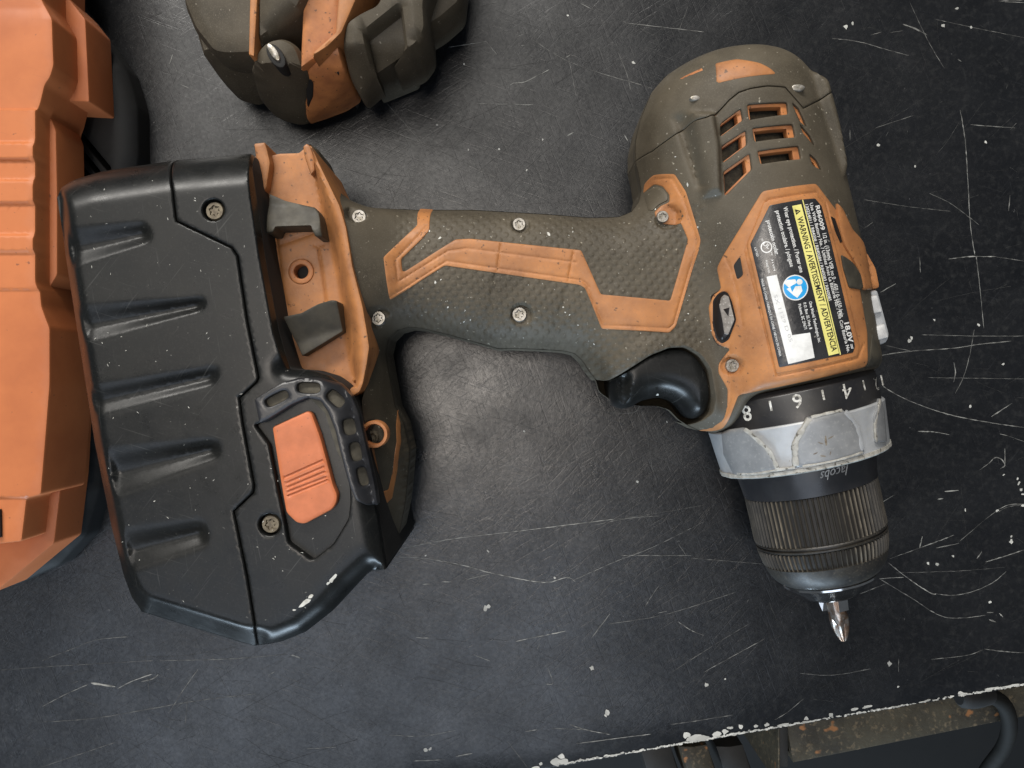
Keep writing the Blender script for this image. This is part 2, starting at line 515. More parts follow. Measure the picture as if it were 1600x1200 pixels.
# ------------------------------------------------------------------ the bench
bench = root('workbench', 'black scratched workbench top that everything in the picture lies on', 'workbench', (0, 0, -24))
E0, E1 = np.array([840., 1203.]), np.array([1600., 1072.])
eu = (E1 - E0) / np.linalg.norm(E1 - E0)
edge_px = np.array([E0 + eu * s for s in np.linspace(-1900, 2200, 260)])
edge_w = P(edge_px, 0)
jag = rng.normal(0, .28, len(edge_w)); jag = np.convolve(jag, [.25, .5, .25], 'same')
edge_w = edge_w + np.stack([np.zeros(len(jag)), jag], 1)
tp = np.concatenate([edge_w, [[edge_w[-1, 0], 520], [edge_w[0, 0], 520]]])
slab('bench_top', tp, lambda p: np.zeros(len(p)), M['table'], bench, botz=-24, bevel=.5, res=12, cap=True, edge=12)

SCR = []   # (polyline px, width px, brightness)
def scr(w, b, *pts): SCR.append((np.array(pts, float), w, b))
scr(2.0, .75, (620,859),(700,843),(800,831),(880,821),(960,811)); scr(1.2, .3, (880,821),(1000,806),(1100,789))
scr(2.4, .8, (612,871),(660,872),(722,883),(775,897),(850,910),(885,902),(899,909)); scr(1.5, .45, (610,880),(660,875),(690,873))
scr(1.6, .55, (722,907),(765,897)); scr(2.2, .8, (660,913),(672,912)); scr(2, .7, (690,909),(706,909)); scr(1.5,.5,(603,920),(640,917))
scr(2.2, .85, (806,1002),(840,995),(884,986)); scr(2, .7, (924,997),(953,959)); scr(1.8, .6, (856,1044),(864,1067),(853,1069))
scr(2, .7, (890,1132),(915,1140),(954,1148)); scr(2.2, .7, (900,1162),(960,1154),(1017,1147)); scr(1.5, .45, (860,1138),(920,1140))
scr(2.4, .8, (650,996),(672,997)); scr(1.5, .5, (740,1023),(766,1033)); scr(1.4,.4,(793,1158),(825,1200)); scr(2.5,.8,(712,1182),(738,1177)); scr(2,.7,(645,1189),(695,1187))
scr(1.8,.6,(820,1143),(840,1140)); scr(1.5,.5,(600,1148),(660,1150),(712,1141)); scr(1.2,.35,(1050,1050),(1120,1005),(1170,975))
scr(1.8,.6,(1059,971),(1080,985),(1100,993)); scr(2.2,.75,(1028,958),(1042,955)); scr(1.4,.4,(950,975),(1040,960),(1150,925)); scr(1.4,.45,(1008,948),(1020,928),(1030,915))
scr(1.5,.5,(900,905),(960,878),(1020,855),(1100,815)); scr(1.6,.5,(930,820),(980,810),(1030,806)); scr(1.5,.55,(1060,850),(1072,868)); scr(1.5,.5,(970,868),(1080,868))
scr(1.5,.45,(1080,872),(1190,881)); scr(1.6,.5,(630,860),(685,838)); scr(1.8,.6,(665,810),(685,834)); scr(1.6,.55,(680,750),(700,755),(715,754)); scr(1.5,.5,(730,736),(738,744))
scr(1.8,.6,(800,593),(816,575)); scr(1.4,.4,(905,640),(918,680),(930,705)); scr(1.5,.45,(850,620),(848,605)); scr(1.4,.4,(955,645),(990,645),(1000,632)); scr(1.2,.35,(1000,632),(1012,690),(1022,750))
# upper middle
scr(2.4,.75,(701,74),(760,65)); scr(2,.6,(760,65),(776,85)); scr(2,.5,(755,8),(776,3)); scr(2.2,.6,(905,4),(924,14)); scr(1.6,.5,(977,36),(1100,50)); scr(1.3,.3,(1060,50),(1075,10))
scr(2.2,.65,(796,135),(802,130),(820,128),(840,118),(858,109)); scr(1.5,.35,(832,62),(880,92),(940,115),(1000,132),(1020,139)); scr(1.5,.4,(966,82),(980,118),(985,140)); scr(1.4,.35,(890,98),(900,150))
scr(1.8,.5,(745,162),(835,164)); scr(1.6,.45,(603,160),(635,196),(660,224)); scr(1.2,.3,(660,224),(760,270),(800,300)); scr(2,.5,(884,90),(891,86)); scr(2,.6,(975,210),(982,222))
scr(5,.7,(885,213),(897,206)); scr(1.2,.3,(600,340),(640,260)); scr(2,.5,(700,165),(712,163))
# right upper
scr(2.2,.7,(1500,172),(1508,220),(1512,280),(1516,350),(1523,398)); scr(1.9,.6,(1525,400),(1530,440),(1537,513)); scr(2.6,.8,(1482,405),(1515,401),(1555,401)); scr(1.4,.4,(1555,401),(1600,408))
scr(1.6,.45,(1452,302),(1485,318),(1515,340),(1530,352)); scr(1.4,.35,(1350,312),(1420,323),(1485,330)); scr(3.5,.6,(1411,38),(1430,45),(1449,55)); scr(1.6,.35,(1390,51),(1411,48))
scr(1.6,.4,(1422,5),(1436,35),(1449,62),(1462,85),(1475,106)); scr(1.6,.45,(1300,60),(1340,65),(1380,76),(1420,87)); scr(1.4,.4,(1460,30),(1520,43),(1600,59)); scr(2,.5,(1516,195),(1586,200)); scr(1.6,.5,(1578,203),(1588,192))
scr(1.8,.5,(1360,55),(1378,50)); scr(1.5,.45,(1328,203),(1328,220)); scr(2,.55,(1578,305),(1576,330)); scr(1.8,.55,(1315,302),(1326,296)); scr(1.5,.4,(1350,357),(1364,347)); scr(1.4,.35,(1368,200),(1428,180))
scr(2,.6,(1570,3),(1600,4)); scr(2.2,.6,(1600,0),(1560,2))
# right middle
scr(2.4,.75,(1375,457),(1400,443)); scr(2,.6,(1437,402),(1438,426)); scr(1.8,.55,(1385,540),(1425,549)); scr(2,.6,(1371,556),(1420,549),(1490,544),(1530,538),(1580,533)); scr(1.6,.45,(1440,523),(1520,525),(1600,525))
scr(1.6,.5,(1522,515),(1515,555),(1505,590),(1492,615)); scr(2.4,.7,(1490,566),(1493,582),(1490,597)); scr(1.3,.4,(1450,590),(1600,592)); scr(2.2,.65,(1379,600),(1385,607),(1420,626),(1480,647),(1545,660),(1600,668))
scr(2.6,.7,(1549,651),(1581,630)); scr(2.6,.75,(1434,674),(1460,675),(1483,679)); scr(2.5,.75,(1545,724),(1555,715),(1565,718),(1570,727),(1563,732)); scr(2,.6,(1530,735),(1545,724)); scr(2,.7,(1570,700),(1570,727))
scr(3.5,.9,(1476,768),(1498,766)); scr(3,.8,(1465,780),(1474,779)); scr(1.6,.5,(1376,786),(1398,773)); scr(1.4,.45,(1560,800),(1575,792),(1600,788)); scr(2.8,.8,(1562,678),(1575,681)); scr(1.5,.5,(1575,681),(1600,690))
scr(2.4,.85,(1388,879),(1410,897),(1435,915),(1455,927),(1463,928)); scr(1.8,.6,(1463,928),(1490,930),(1520,924),(1550,911),(1572,893)); scr(2,.7,(1374,904),(1412,902)); scr(1.8,.55,(1374,904),(1400,920),(1430,938),(1455,955),(1480,965),(1510,965),(1540,961))
scr(1.8,.6,(1343,928),(1384,912)); scr(2.2,.7,(1440,855),(1470,844),(1490,836)); scr(2,.65,(1463,856),(1498,849)); scr(2.8,.8,(1437,856),(1441,838)); scr(1.8,.6,(1539,812),(1562,795),(1580,788),(1600,788)); scr(1.6,.5,(1390,873),(1440,855)); scr(1.3,.4,(1500,845),(1539,812))
scr(2.4,.7,(1540,878),(1570,869),(1600,859)); scr(1.2,.35,(1400,895),(1500,892),(1570,886)); scr(1.8,.55,(1455,1030),(1510,1024),(1535,1015)); scr(2,.6,(1538,1014),(1570,1018),(1600,1020)); scr(1.8,.5,(1404,1030),(1404,1050)); scr(1.6,.5,(1250,1052),(1300,1055),(1360,1045))
scr(1.8,.55,(1100,1050),(1140,1028),(1195,998)); scr(1.6,.55,(1210,1125),(1230,1113),(1255,1092)); scr(1.5,.5,(1048,1132),(1090,1126),(1145,1117)); scr(3,.7,(1561,958),(1567,964)); scr(4,.8,(1542,957),(1552,957)); scr(4,.8,(1545,968),(1556,972)); scr(2.5,.6,(1526,873),(1534,862))
# bottom left
scr(5,.8,(142,1067),(180,1073)); scr(5,.55,(117,1066),(122,1065)); scr(2.4,.65,(184,1076),(205,1065),(238,1053)); scr(2.4,.6,(220,1065),(238,1061),(248,1053)); scr(2.2,.6,(260,1046),(265,1045))
scr(1.6,.45,(66,1032),(110,1015),(150,1000),(200,995)); scr(1.8,.5,(66,1104),(100,1086),(138,1069)); scr(1.6,.45,(265,1113),(285,1080),(310,1045)); scr(1.3,.35,(60,1128),(150,1122),(300,1096),(400,1084)); scr(1.4,.4,(250,1032),(350,1030),(450,1022)); scr(1.3,.35,(60,1200),(180,1160))
scr(3.5,.65,(453,1023),(464,1026),(474,1030)); scr(2.2,.5,(473,995),(488,998)); scr(2.2,.55,(419,1055),(430,1049)); scr(2,.5,(516,1050),(520,1047)); scr(1.8,.5,(480,1170),(525,1167)); scr(1.3,.35,(0,1047),(100,1040),(240,1032)); scr(1.2,.3,(290,1130),(293,1090)); scr(1.4,.4,(570,975),(590,970))
scr(3,.6,(265,100),(270,85)); scr(2.2,.5,(282,132),(306,142)); scr(1.8,.4,(268,93),(278,115)); scr(3,.7,(327,112),(329,111)); scr(1.4,.35,(325,184),(345,185))
# random hairlines and nicks over the whole top
for k in range(1150):
    c = np.array([rng.uniform(-250, 1850), rng.uniform(-250, 1200)])
    a = rng.choice([-.35, -.15, -.6, .5, 1.35, 2.2, .1]) + rng.normal(0, .25)
    Ln = rng.gamma(1.6, 32)
    d = np.array([math.cos(a), math.sin(a)]); nn = np.array([-d[1], d[0]])
    bend = rng.normal(0, .018) * Ln
    SCR.append((np.array([c - d * Ln / 2, c + nn * bend, c + d * Ln / 2]), rng.uniform(.35, .95), rng.beta(1.2, 6) * .38))
for k in range(420):
    c = np.array([rng.uniform(-200, 1800), rng.uniform(-200, 1200)])
    a = rng.uniform(0, 3.14); Ln = rng.gamma(1.3, 2.0) + 1
    d = np.array([math.cos(a), math.sin(a)])
    SCR.append((np.array([c - d * Ln / 2, c + d * Ln / 2]), rng.uniform(1.0, 2.6), rng.beta(1.2, 3.2) * .62))

def edge_y(x): return E0[1] + (x - E0[0]) * eu[1] / eu[0]
V = []; F = []; W = []
for q, w, b in SCR:
    q = smoothline(q, 4) if len(q) > 2 else q
    q = resample(q, 6, False) if len(q) > 1 else q
    if np.any(q[:, 1] > edge_y(q[:, 0]) - 4): continue
    w3 = P(q, 0); n = len(w3)
    t = np.gradient(w3, axis=0); t /= np.maximum(np.linalg.norm(t, axis=1, keepdims=True), 1e-9)
    nr = np.stack([-t[:, 1], t[:, 0]], 1)
    hw = .5 * w * .72 * S0 * rng.uniform(.35, 1.0, n); hw[0] *= .3; hw[-1] *= .3
    w3 = w3 + nr * rng.normal(0, .03, n)[:, None]
    br = np.clip(b * .58 * rng.uniform(.15, 1.15, n), 0, 1)
    base = len(V)
    zz = .05 + .02 * rng.random()
    for i in range(n):
        V.append((*(w3[i] + nr[i] * hw[i]), zz)); V.append((*(w3[i] - nr[i] * hw[i]), zz)); W += [br[i], br[i]]
    for i in range(n - 1):
        F.append((base + 2 * i, base + 2 * i + 1, base + 2 * i + 3, base + 2 * i + 2))
# chipped white edge: blobs along the front edge and a few big patches
def chip(c, rx, ry, b, ang=0):
    base = len(V); n = 9
    zz = .055 + .02 * rng.random()
    ph = rng.uniform(.55, 1.2, n)
    for i in range(n):
        th = 2 * math.pi * i / n
        q = np.array([rx * math.cos(th), ry * math.sin(th)]) * ph[i]
        q = np.array([q[0] * math.cos(ang) - q[1] * math.sin(ang), q[0] * math.sin(ang) + q[1] * math.cos(ang)])
        V.append((*P(np.array(c) + q, 0), zz)); W.append(np.clip(b * rng.uniform(.8, 1.1), 0, 1))
    F.append(tuple(range(base, base + n))[::-1])
ea = math.atan2(eu[1], eu[0])
for x in np.arange(866, 1640, 2.6):
    dens = .95 if x < 1260 else (.75 if x < 1480 else .95)
    if 1480 < x < 1500: dens = .4
    if rng.random() < dens:
        yy = edge_y(x) - abs(rng.normal(0, 1.1)) - 1.8
        chip((x, yy), rng.uniform(1.5, 4.5), rng.uniform(.8, 2.0), rng.uniform(.45, .95), ea)
for (x, yo, rx, ry) in [(868,-8,14,7),(882,-6,10,6),(878,-14,6,5),(1073,-14,6,5),(1085,-8,14,6),(1098,-6,12,5),(1120,-7,9,5),(1133,-9,5,5),(1140,-14,6,2.5),(1157,-13,4,4),(1181,-10,4,3),(1198,-9,5,3),(1298,-7,5,4),(1260,-8,4,3),(1335,-9,7,2.5),(1355,-10,8,2),(1504,-3,7,3),(1500,-6,5,3),(1550,-5,14,2),(1580,-4,18,2),(1225,-4,10,3),(838,-4,8,4),(845,-9,3,3)]:
    chip((x, edge_y(x) + yo), rx, ry, rng.uniform(.6, .85), ea)
for (x, y, r) in [(867,903,2),(758,951,5),(762,948,4),(925,1044,4),(949,1113,5),(946,1118,3),(665,1172,4),(672,1170,3),(1104,1070,3.5),(1133,1061,2),(1390,1037,5),(1403,1073,2),(762,861,3),(996,753,3),(819,674,2),(1042,659,2),(665,868,2),(1372,227,3),(1321,42,4),(1332,37,3),(1474,40,4),(1495,13,3),(1517,43,2.5),(1540,222,3),(1558,798,3),(1508,797,3),(1580,846,4),(1580,838,2.5),(1598,790,3),(1450,880,3),(1464,881,4),(1489,869,2.5),(1421,533,4),(1424,528,3),(1460,500,2.5),(1516,635,3),(1529,508,3),(1567,569,2.5),(1592,755,3),(1595,765,3),(1598,772,3),(1590,748,2.5),(1568,742,2),(1547,941,3),(725,100,2),(683,195,2),(823,266,2),(848,218,2),(732,234,2),(780,233,2),(990,98,3),(887,24,2),(1430,260,2)]:
    chip((x, y), r, r * rng.uniform(.5, .9), rng.uniform(.55, .9), rng.uniform(0, 3))
o = build('scratches', V, F, M['scratch'], bench, smooth=0, kind='stuff')
at = o.data.attributes.new('wear', 'FLOAT', 'POINT'); at.data.foreach_set('value', np.array(W, np.float32))

# under the bench
fl = build('floor', [(-2500, -2500, -800), (2500, -2500, -800), (2500, 2500, -800), (-2500, 2500, -800)], [(0, 1, 2, 3)], M['floor'], None, 0, kind='structure')
ru = np.array([eu[0], -eu[1]])
rail = root('steel_rail', 'rusty flat steel rail running under the front edge of the bench, lower right', 'rail', P((1420, 1120), -45).tolist() + [-45])
def along(px, z): return P(px, z)
r0, r1 = P((1240, 1192), -38), P((1760, 1192 - 520 * .2), -38)
nrm = np.array([-(r1 - r0)[1], (r1 - r0)[0]]); nrm /= np.linalg.norm(nrm)
slab('rail_web', [r0, r1, r1 + nrm * 40, r0 + nrm * 40], lambda p: np.full(len(p), -38.), M['rail'], rail, botz=-41, bevel=.5, res=9, cap=True)
slab('rail_flange', [r0 + nrm * .2, r1 + nrm * .2, r1 + nrm * 2.6, r0 + nrm * 2.6], lambda p: np.full(len(p), -41.2), M['rail'], rail, botz=-66, bevel=.4, res=12, cap=True)
post = root('bench_leg', 'dark upright steel leg beside the rail end under the bench edge', 'bench leg', P((1230, 1185), -60).tolist() + [-800])
slab('leg_face', [P((1221, 1206), -30), P((1237, 1206), -30), P((1237, 1150), -30) + [0, 30], P((1221, 1150), -30) + [0, 30]], lambda p: np.full(len(p), -34.), M['under'], post, botz=-800, bevel=.5, res=10, cap=True)
slab('leg_edge', [P((1217, 1230), -30), P((1220, 1230), -30), P((1220, 1150), -30) + [0, 30], P((1217, 1150), -30) + [0, 30]], lambda p: np.full(len(p), -31.), M['rail'], post, botz=-800, bevel=.3, res=10, cap=True)
drawer = root('drawer_front', 'dark brown cluttered box edge below the bench, left of the upright leg', 'box', P((1120, 1195), -90).tolist() + [-140])
for k, (x0, x1, z, mm) in enumerate([(1020, 1072, -95, 'under'), (1083, 1130, -85, 'rail'), (1140, 1186, -100, 'under')]):
    slab('box_panel', [P((x0, 1240), z), P((x1, 1236), z), P((x1 - 25, 1165), z), P((x0 - 20, 1168), z)], lambda p, z=z: np.full(len(p), float(z)), M[mm], drawer, botz=z - 40, bevel=1, res=8, cap=True)
pth = smoothline([(*P((1497, 1088), -20), -20), (*P((1535, 1085), -22), -22), (*P((1566, 1098), -25), -25), (*P((1577, 1130), -30), -30), (*P((1568, 1168), -40), -40), (*P((1535, 1215), -60), -60), (*P((1500, 1290), -90), -90)], 6)
cb = root('cable', 'grey cable drooping below the bench edge at the lower right corner', 'cable', (*P((1560, 1150), -40), -60))
v, f = tube(pth[5:], 3.0); build('sheath', v, f, M['cable'], cb, 60)
v, f = tube(pth[:9], [3.2, 4.6, 5, 5.2, 5.2, 5, 4.6, 4.0, 3.4]); build('plug', v, f, M['void'], cb, 50)

# ------------------------------------------------------------------ the drill
ZM = 36.0                                    # mid plane of the tool lying on its side
K = S0 * (D - ZM) / D                        # mm per photo pixel at the mid plane
drill = root('cordless_drill', 'olive and orange cordless drill lying on its side with black battery and screwdriver bit', 'drill', (0, 0, 0))
Q = lambda pts: P(np.array(pts, float), ZM)
M0 = Q((1147, 230)); AU = np.array([.217, -.976]); AU /= np.linalg.norm(AU); AV = np.array([-AU[1], AU[0]])   # axis of the drill, AV to the right
def ts(p):
    r = np.asarray(p) - M0
    return r @ AU, r @ AV

foot_top = [(400,228),(487,228),(500,237),(515,270),(530,300),(550,316),(580,327),(655,330)]
grip_top = [(740,330),(860,337),(920,342),(965,341),(985,333),(996,318),(1000,300),(996,275)]
motor_left = [(991,252)]
rear_arc = [(991,225),(998,192),(1015,150),(1040,121),(1075,101),(1110,91),(1160,89),(1198,97),(1225,114),(1243,136),(1258,136),(1275,143)]
motor_right = [(1285,168),(1296,205),(1305,250),(1316,300),(1328,345),(1340,400),(1351,470),(1369,575)]
front = [(1153,621),(1143,645),(1131,667),(1112,675),(1090,673),(1072,664)]
trig_under = [(1058,655),(1044,640),(1024,634),(1000,634),(960,630),(935,612)]
trig_cut = [(1082,657),(1095,643),(1097,622),(1088,578),(1075,559),(1054,546),(1030,547),(1000,559),(960,586),(944,596)]
grip_low = [(930,593),(919,580),(909,564),(897,553),(880,549),(852,547),(800,545),(780,546),(745,536),(702,524),(660,514),(640,512),(622,517),(609,530),(604,552),(610,587),(619,635),(632,660),(642,705),(638,755),(634,790),(622,847),(612,866)]
sil = Q(foot_top + grip_top + motor_left + rear_arc + motor_right + front + trig_under + grip_low + [(590,880),(560,905),(440,640)])
sil = rounded(sil, 2.5)

def feature_px(px, z=62): return P(np.array(px, float), z)
PITS = [((563,338),17,50), ((814,350),15,50), ((594,498),17,52), ((815,491),17,53), ((1145,571),15,58), ((584,679),22,58), ((1044,338),20,54)]
pit_w = [(feature_px(c, z), r * .2) for c, r, z in PITS]
PITZ = []
def body_height(p):
    d = sdf(p, sil); d = np.maximum(d, 0)
    d = blur(d, 1)
    t, s = ts(p)
    px = p[..., 0] / K + 800
    wf = sstep(655, 545, px)
    T = 17.3 * (1 - wf) + 25.5 * wf
    T = T + 1.5 * sstep(890, 1000, px)
    w = 17.0 * (1 - wf) + 13.0 * wf
    zh = T * prof(d / w, 2.2)
    q = np.clip((-6 - t) / 23.5, 0, 1)
    R = 29.8 * np.sqrt(np.maximum(1 - q ** 2.4, 0)) - 1.2 * sstep(35, 80, t)
    zc = np.sqrt(np.maximum(R * R - s * s, 0))
    zc = zc * np.where(t < 96, 1, 0)
    z = smax(zh, zc, 5.0)
    z = z * prof(d / 5.0) ** .6
    H = ZM + z
    # screw lug rib and its hollow on the left of the vents, lug on the far side
    rib = sdf(p, feature_px([(1076,172),(1113,180),(1122,230),(1126,302),(1103,304),(1096,262),(1086,215)], 62))
    H = H + 2.8 * sstep(-.8, 1.3, rib)
    hol = sdf(p, feature_px([(1056,176),(1075,178),(1088,230),(1101,292),(1092,290),(1074,236)], 60))
    H = H - 2.2 * sstep(-1.0, 1.6, hol)
    lug = sdf(p, feature_px([(1248,138),(1276,142),(1296,205),(1308,270),(1300,285),(1284,240),(1262,185)], 45))
    H = H + 4.5 * sstep(-1.5, 2.5, lug) * prof(d / 3.0)
    # flat land for the vent block
    # finger groove lines across the grip
    for ln in ([(775,432),(768,470),(757,510),(748,533)], [(886,452),(876,490),(858,530),(850,545)]):
        g = line_dist(p, feature_px(ln, 52)); H = H - .45 * sstep(1.0, .2, g)
    for i, (c, r) in enumerate(pit_w):
        rr = np.hypot(p[..., 0] - c[0], p[..., 1] - c[1])
        hc = H.flat[np.argmin(rr)]; PITZ.append(hc - 1.9)
        H = H + (np.minimum(H, hc - 1.9) - H) * sstep(r, r * .80, rr)
    # swell above the trigger
    g = line_dist(p, feature_px([(958,575),(1000,548),(1030,538),(1056,538),(1080,552),(1097,580),(1105,625)], 55)); H = H + .7 * sstep(4.0, 1.0, g)
    return H
HB = Field(-90, 130, -70, 122, .5, body_height)
hb = lambda p: HB(p)

seam = [(996,257),(1020,236),(1063,206),(1079,193),(1104,183),(1118,180),(1140,156),(1155,144),(1173,138),(1200,134),(1227,136),(1241,152),(1256,169),(1284,166)]
rear_px = Q([(991,252)] + rear_arc + [(1284,164)])
def surf_pts(px): return onsurf(np.array(px, float), hb)
seam_w = surf_pts(seam); seam_w[0] = Q((991,254)); seam_w[-1] = Q((1285,166))
VENTS = [[(1126,193),(1158,169),(1161,187),(1126,213)], [(1128,228),(1166,203),(1167,226),(1130,254)], [(1131,268),(1172,239),(1175,264),(1133,306)],
         [(1168,163),(1230,160),(1232,178),(1171,187)], [(1176,200),(1239,194),(1243,214),(1180,221)], [(1184,236),(1248,228),(1252,248),(1189,256)],
         [(1238,160),(1248,169),(1261,198),(1250,189)], [(1250,193),(1267,214),(1273,228),(1255,207)], [(1265,240),(1276,250),(1284,266),(1270,257)]]
vent_w = [rounded(surf_pts(v), .5, 2) for v in VENTS]
def pit_rings(c, r):
    return np.concatenate([[c + r * f * np.array([math.cos(a), math.sin(a)]) for a in np.linspace(0, 2 * math.pi, int(10 + 20 * f), endpoint=False)] for f in (.3, .6, .78, .84, .9, 1.0, 1.1)])
rib_l = feature_px([(1076,172),(1113,180),(1122,230),(1126,302),(1103,304),(1096,262),(1086,215)], 62)
extra = np.concatenate([pit_rings(c, r) for c, r in pit_w] + [resample((rib_l - rib_l.mean(0)) * f + rib_l.mean(0), .6) for f in (.82, .86, .9, .94, .97, 1.0, 1.03, 1.06, 1.1)])
body_poly = np.concatenate([Q(foot_top[1:] + grip_top), seam_w, Q(motor_right + front), rounded(Q([(1072,664)] + trig_cut + [(930,593)]), 1.2)[1:-1], Q(grip_low), P(np.array([(598,872),(578,760),(562,660),(560,625),(565,600),(572,570),(574,543),(565,500),(558,480),(545,417),(536,356),(526,322),(508,283),(494,256),(486,236)], float), 61)])
body_poly = resample(body_poly, 1.0)
deep = np.concatenate([resample(h, .6) for h in vent_w])
slab('housing', body_poly, hb, M['rubber'], drill, mirror=None, botz=20, bevel=.45, res=.85, holes=vent_w, extra=extra, inset=.08, smooth=45)
def body_under(p): return 2 * ZM - hb(p)
# lower half of the clamshell
low_sil = Q([(412,252),(476,252),(482,230)] + foot_top[1:] + grip_top + motor_left + rear_arc + motor_right + front + trig_under + grip_low + [(590,880),(560,905),(440,640)])
bot, fb = slab('x', resample(rounded(low_sil, 1), 2.0), lambda p: np.minimum(hb(p), 60), M['rubber'], drill, botz=ZM - 2, bevel=0, res=2.6, raw=True)
bot[:, 2] = 2 * ZM - bot[:, 2]; fb = [f[::-1] for f in fb]
build('lower_shell', bot, fb, M['rubber_plain'], drill, 50)
slab('rear_cap', np.concatenate([rear_px, seam_w[::-1]]), hb, M['rubber_plain'], drill, botz=20, bevel=.4, res=1.0, inset=.1, smooth=45)

# vent liner: orange inner shell with its own openings, dusty motor behind
liner_poly = surf_pts([(1118,178),(1160,158),(1232,150),(1254,164),(1288,262),(1262,266),(1190,268),(1136,318),(1121,300)])
holes2 = []
for k, v in enumerate(VENTS):
    c = np.mean(v, 0)
    f = .80 if k < 6 else .7
    sh = np.array([-2.5, 2.6]) if k < 6 else np.array([-2, 2])
    holes2.append(surf_pts([c + (np.array(q) - c) * f + sh for q in v]))
slab('vent_liner', liner_poly, hb, M['orange_dark'], drill, depth=3.2, bevel=.15, res=2.0, holes=holes2, off=-1.15)
slab('motor_can', surf_pts([(1112,176),(1170,150),(1240,146),(1292,262),(1200,276),(1136,322),(1116,300)]), hb, M['motor'], drill, depth=2, bevel=.2, res=2.5, off=-8.5)

# orange inlays
def inlay(name, px, m='orange', off=.28, bevel=.35, r=.8, res=1.1, holes=(), f=hb, depth=3, **k):
    q = rounded(onsurf(np.array(px, float), f), r, 3)
    return slab(name, q, f, M[m] if isinstance(m, str) else m, k.pop('parent', drill), depth=depth, bevel=bevel, res=res, holes=[rounded(onsurf(np.array(h, float), f), r * .7, 3) for h in holes], off=off, **k)
inlay('rear_insert', [(1117,99),(1151,92),(1187,98),(1203,106),(1214,116),(1165,121),(1119,131)], 'orange', .15)
inlay('rear_insert', [(1061,123),(1097,106),(1099,110),(1066,124)], 'orange_dark', .15, r=.3)
stripe = [(656,326),(677,327),(671,360),(660,373),(627,405),(629,424),(633,424),(712,374),(735,373),(908,391),(939,460),(1047,470),(1056,440),(1075,375),(1064,349),(1052,352),(1036,350),(1025,341),(1022,332),(1032,322),(1046,316),(1046,305),(1036,292),(1022,288),(1011,297),(1005,302),(1007,287),(1020,274),(1054,272),(1072,300),(1095,375),(1092,391),(1056,510),(1046,520),(940,514),(914,450),(905,445),(695,415),(609,469),(599,402),(652,352)]
stripe_lines = [[(668,352),(655,368),(618,405),(622,440),(700,392),(730,388),(900,410)], [(612,462),(698,408),(910,438),(920,448)], [(917,450),(943,508),(1044,513),(1053,505),(1088,388),(1089,376),(1066,306),(1050,279),(1022,281)], [(783,381),(777,422)], [(896,395),(888,437)]]
sl_w = [onsurf(np.array(l, float), hb) for l in stripe_lines]
def hstripe(p):
    return hb(p) - np.max([.30 * sstep(.55, .1, line_dist(p, l)) for l in sl_w], axis=0)
lx = np.concatenate([resample(l, .5, False) + o for l in sl_w for o in ((0, 0), (.35, .2), (-.35, -.2), (.55, -.3), (-.55, .3))])
inlay('grip_stripe', stripe, 'orange', .30, .3, .6, .9, f=hstripe, extra=lx)
inlay('grip_stud_pad', [(1005,303),(1013,297),(1024,291),(1035,294),(1044,304),(1044,314),(1030,320),(1020,330),(1012,330)], 'rubber_plain', .55, .8)

panel = [(1191,299),(1275,287),(1291,308),(1308,331),(1320,342),(1330,392),(1343,450),(1355,520),(1352,573),(1154,617),(1146,638),(1138,657),(1127,671),(1110,674),(1090,673),(1112,668),(1129,655),(1136,632),(1137,608),(1128,592),(1122,582),(1123,568),(1131,558),(1140,545),(1120,538),(1112,522),(1107,480),(1114,461),(1127,452),(1120,419),(1130,399),(1172,330)]
slot = [(1146,415),(1156,401),(1161,430),(1152,437)]
switch_hole = [(1114,470),(1122,459),(1131,455),(1137,458),(1143,471),(1150,500),(1138,531),(1128,537),(1120,531),(1114,510)]
pl_lines = [[(1139,540),(1141,590),(1140,625),(1133,650),(1120,666),(1100,672)], [(1165,392),(1172,420),(1214,588),(1340,560),(1348,540)], [(1165,392),(1200,313),(1276,301),(1290,318),(1298,352)], [(1133,403),(1141,420),(1153,462),(1160,510)]]
pl_w = [onsurf(np.array(l, float), hb) for l in pl_lines]
def hpanel(p):
    return hb(p) - np.max([.30 * sstep(.55, .1, line_dist(p, l)) for l in pl_w], axis=0)
lx = np.concatenate([resample(l, .5, False) + o for l in pl_w for o in ((0, 0), (.35, .2), (-.35, -.2), (.55, -.3), (-.55, .3))])
pc, pr = pit_w[4]
inlay('gear_case_panel', panel, 'orange', .35, .35, .9, 1.0, holes=[slot, switch_hole], f=hpanel, depth=6, extra=np.concatenate([lx, pit_rings(pc, pr)]))
inlay('slot_floor', [(1142,410),(1157,396),(1166,430),(1152,442)], 'void', .12, .05)
inlay('switch_pocket', [(1110,462),(1131,450),(1146,462),(1155,500),(1138,536),(1124,542),(1114,530)], 'switch_dark', .14, .05)
sw = inlay('direction_switch', [(1116,472),(1123,462),(1131,458),(1136,461),(1141,472),(1147,500),(1136,527),(1128,533),(1121,528),(1116,508)], 'switch_dark', 1.2, 1.1)
inlay('switch_face', [(1125,466),(1130,461),(1137,464),(1142,484),(1146,500),(1136,524),(1130,522),(1126,496),(1122,478)], 'switch_grey', 1.45, .3, .3, parent=sw)
inlay('arrow_mark', [(1128,484),(1138,481),(1136,495)], 'switch_dark', 1.5, .02, .1, res=.6, parent=sw)

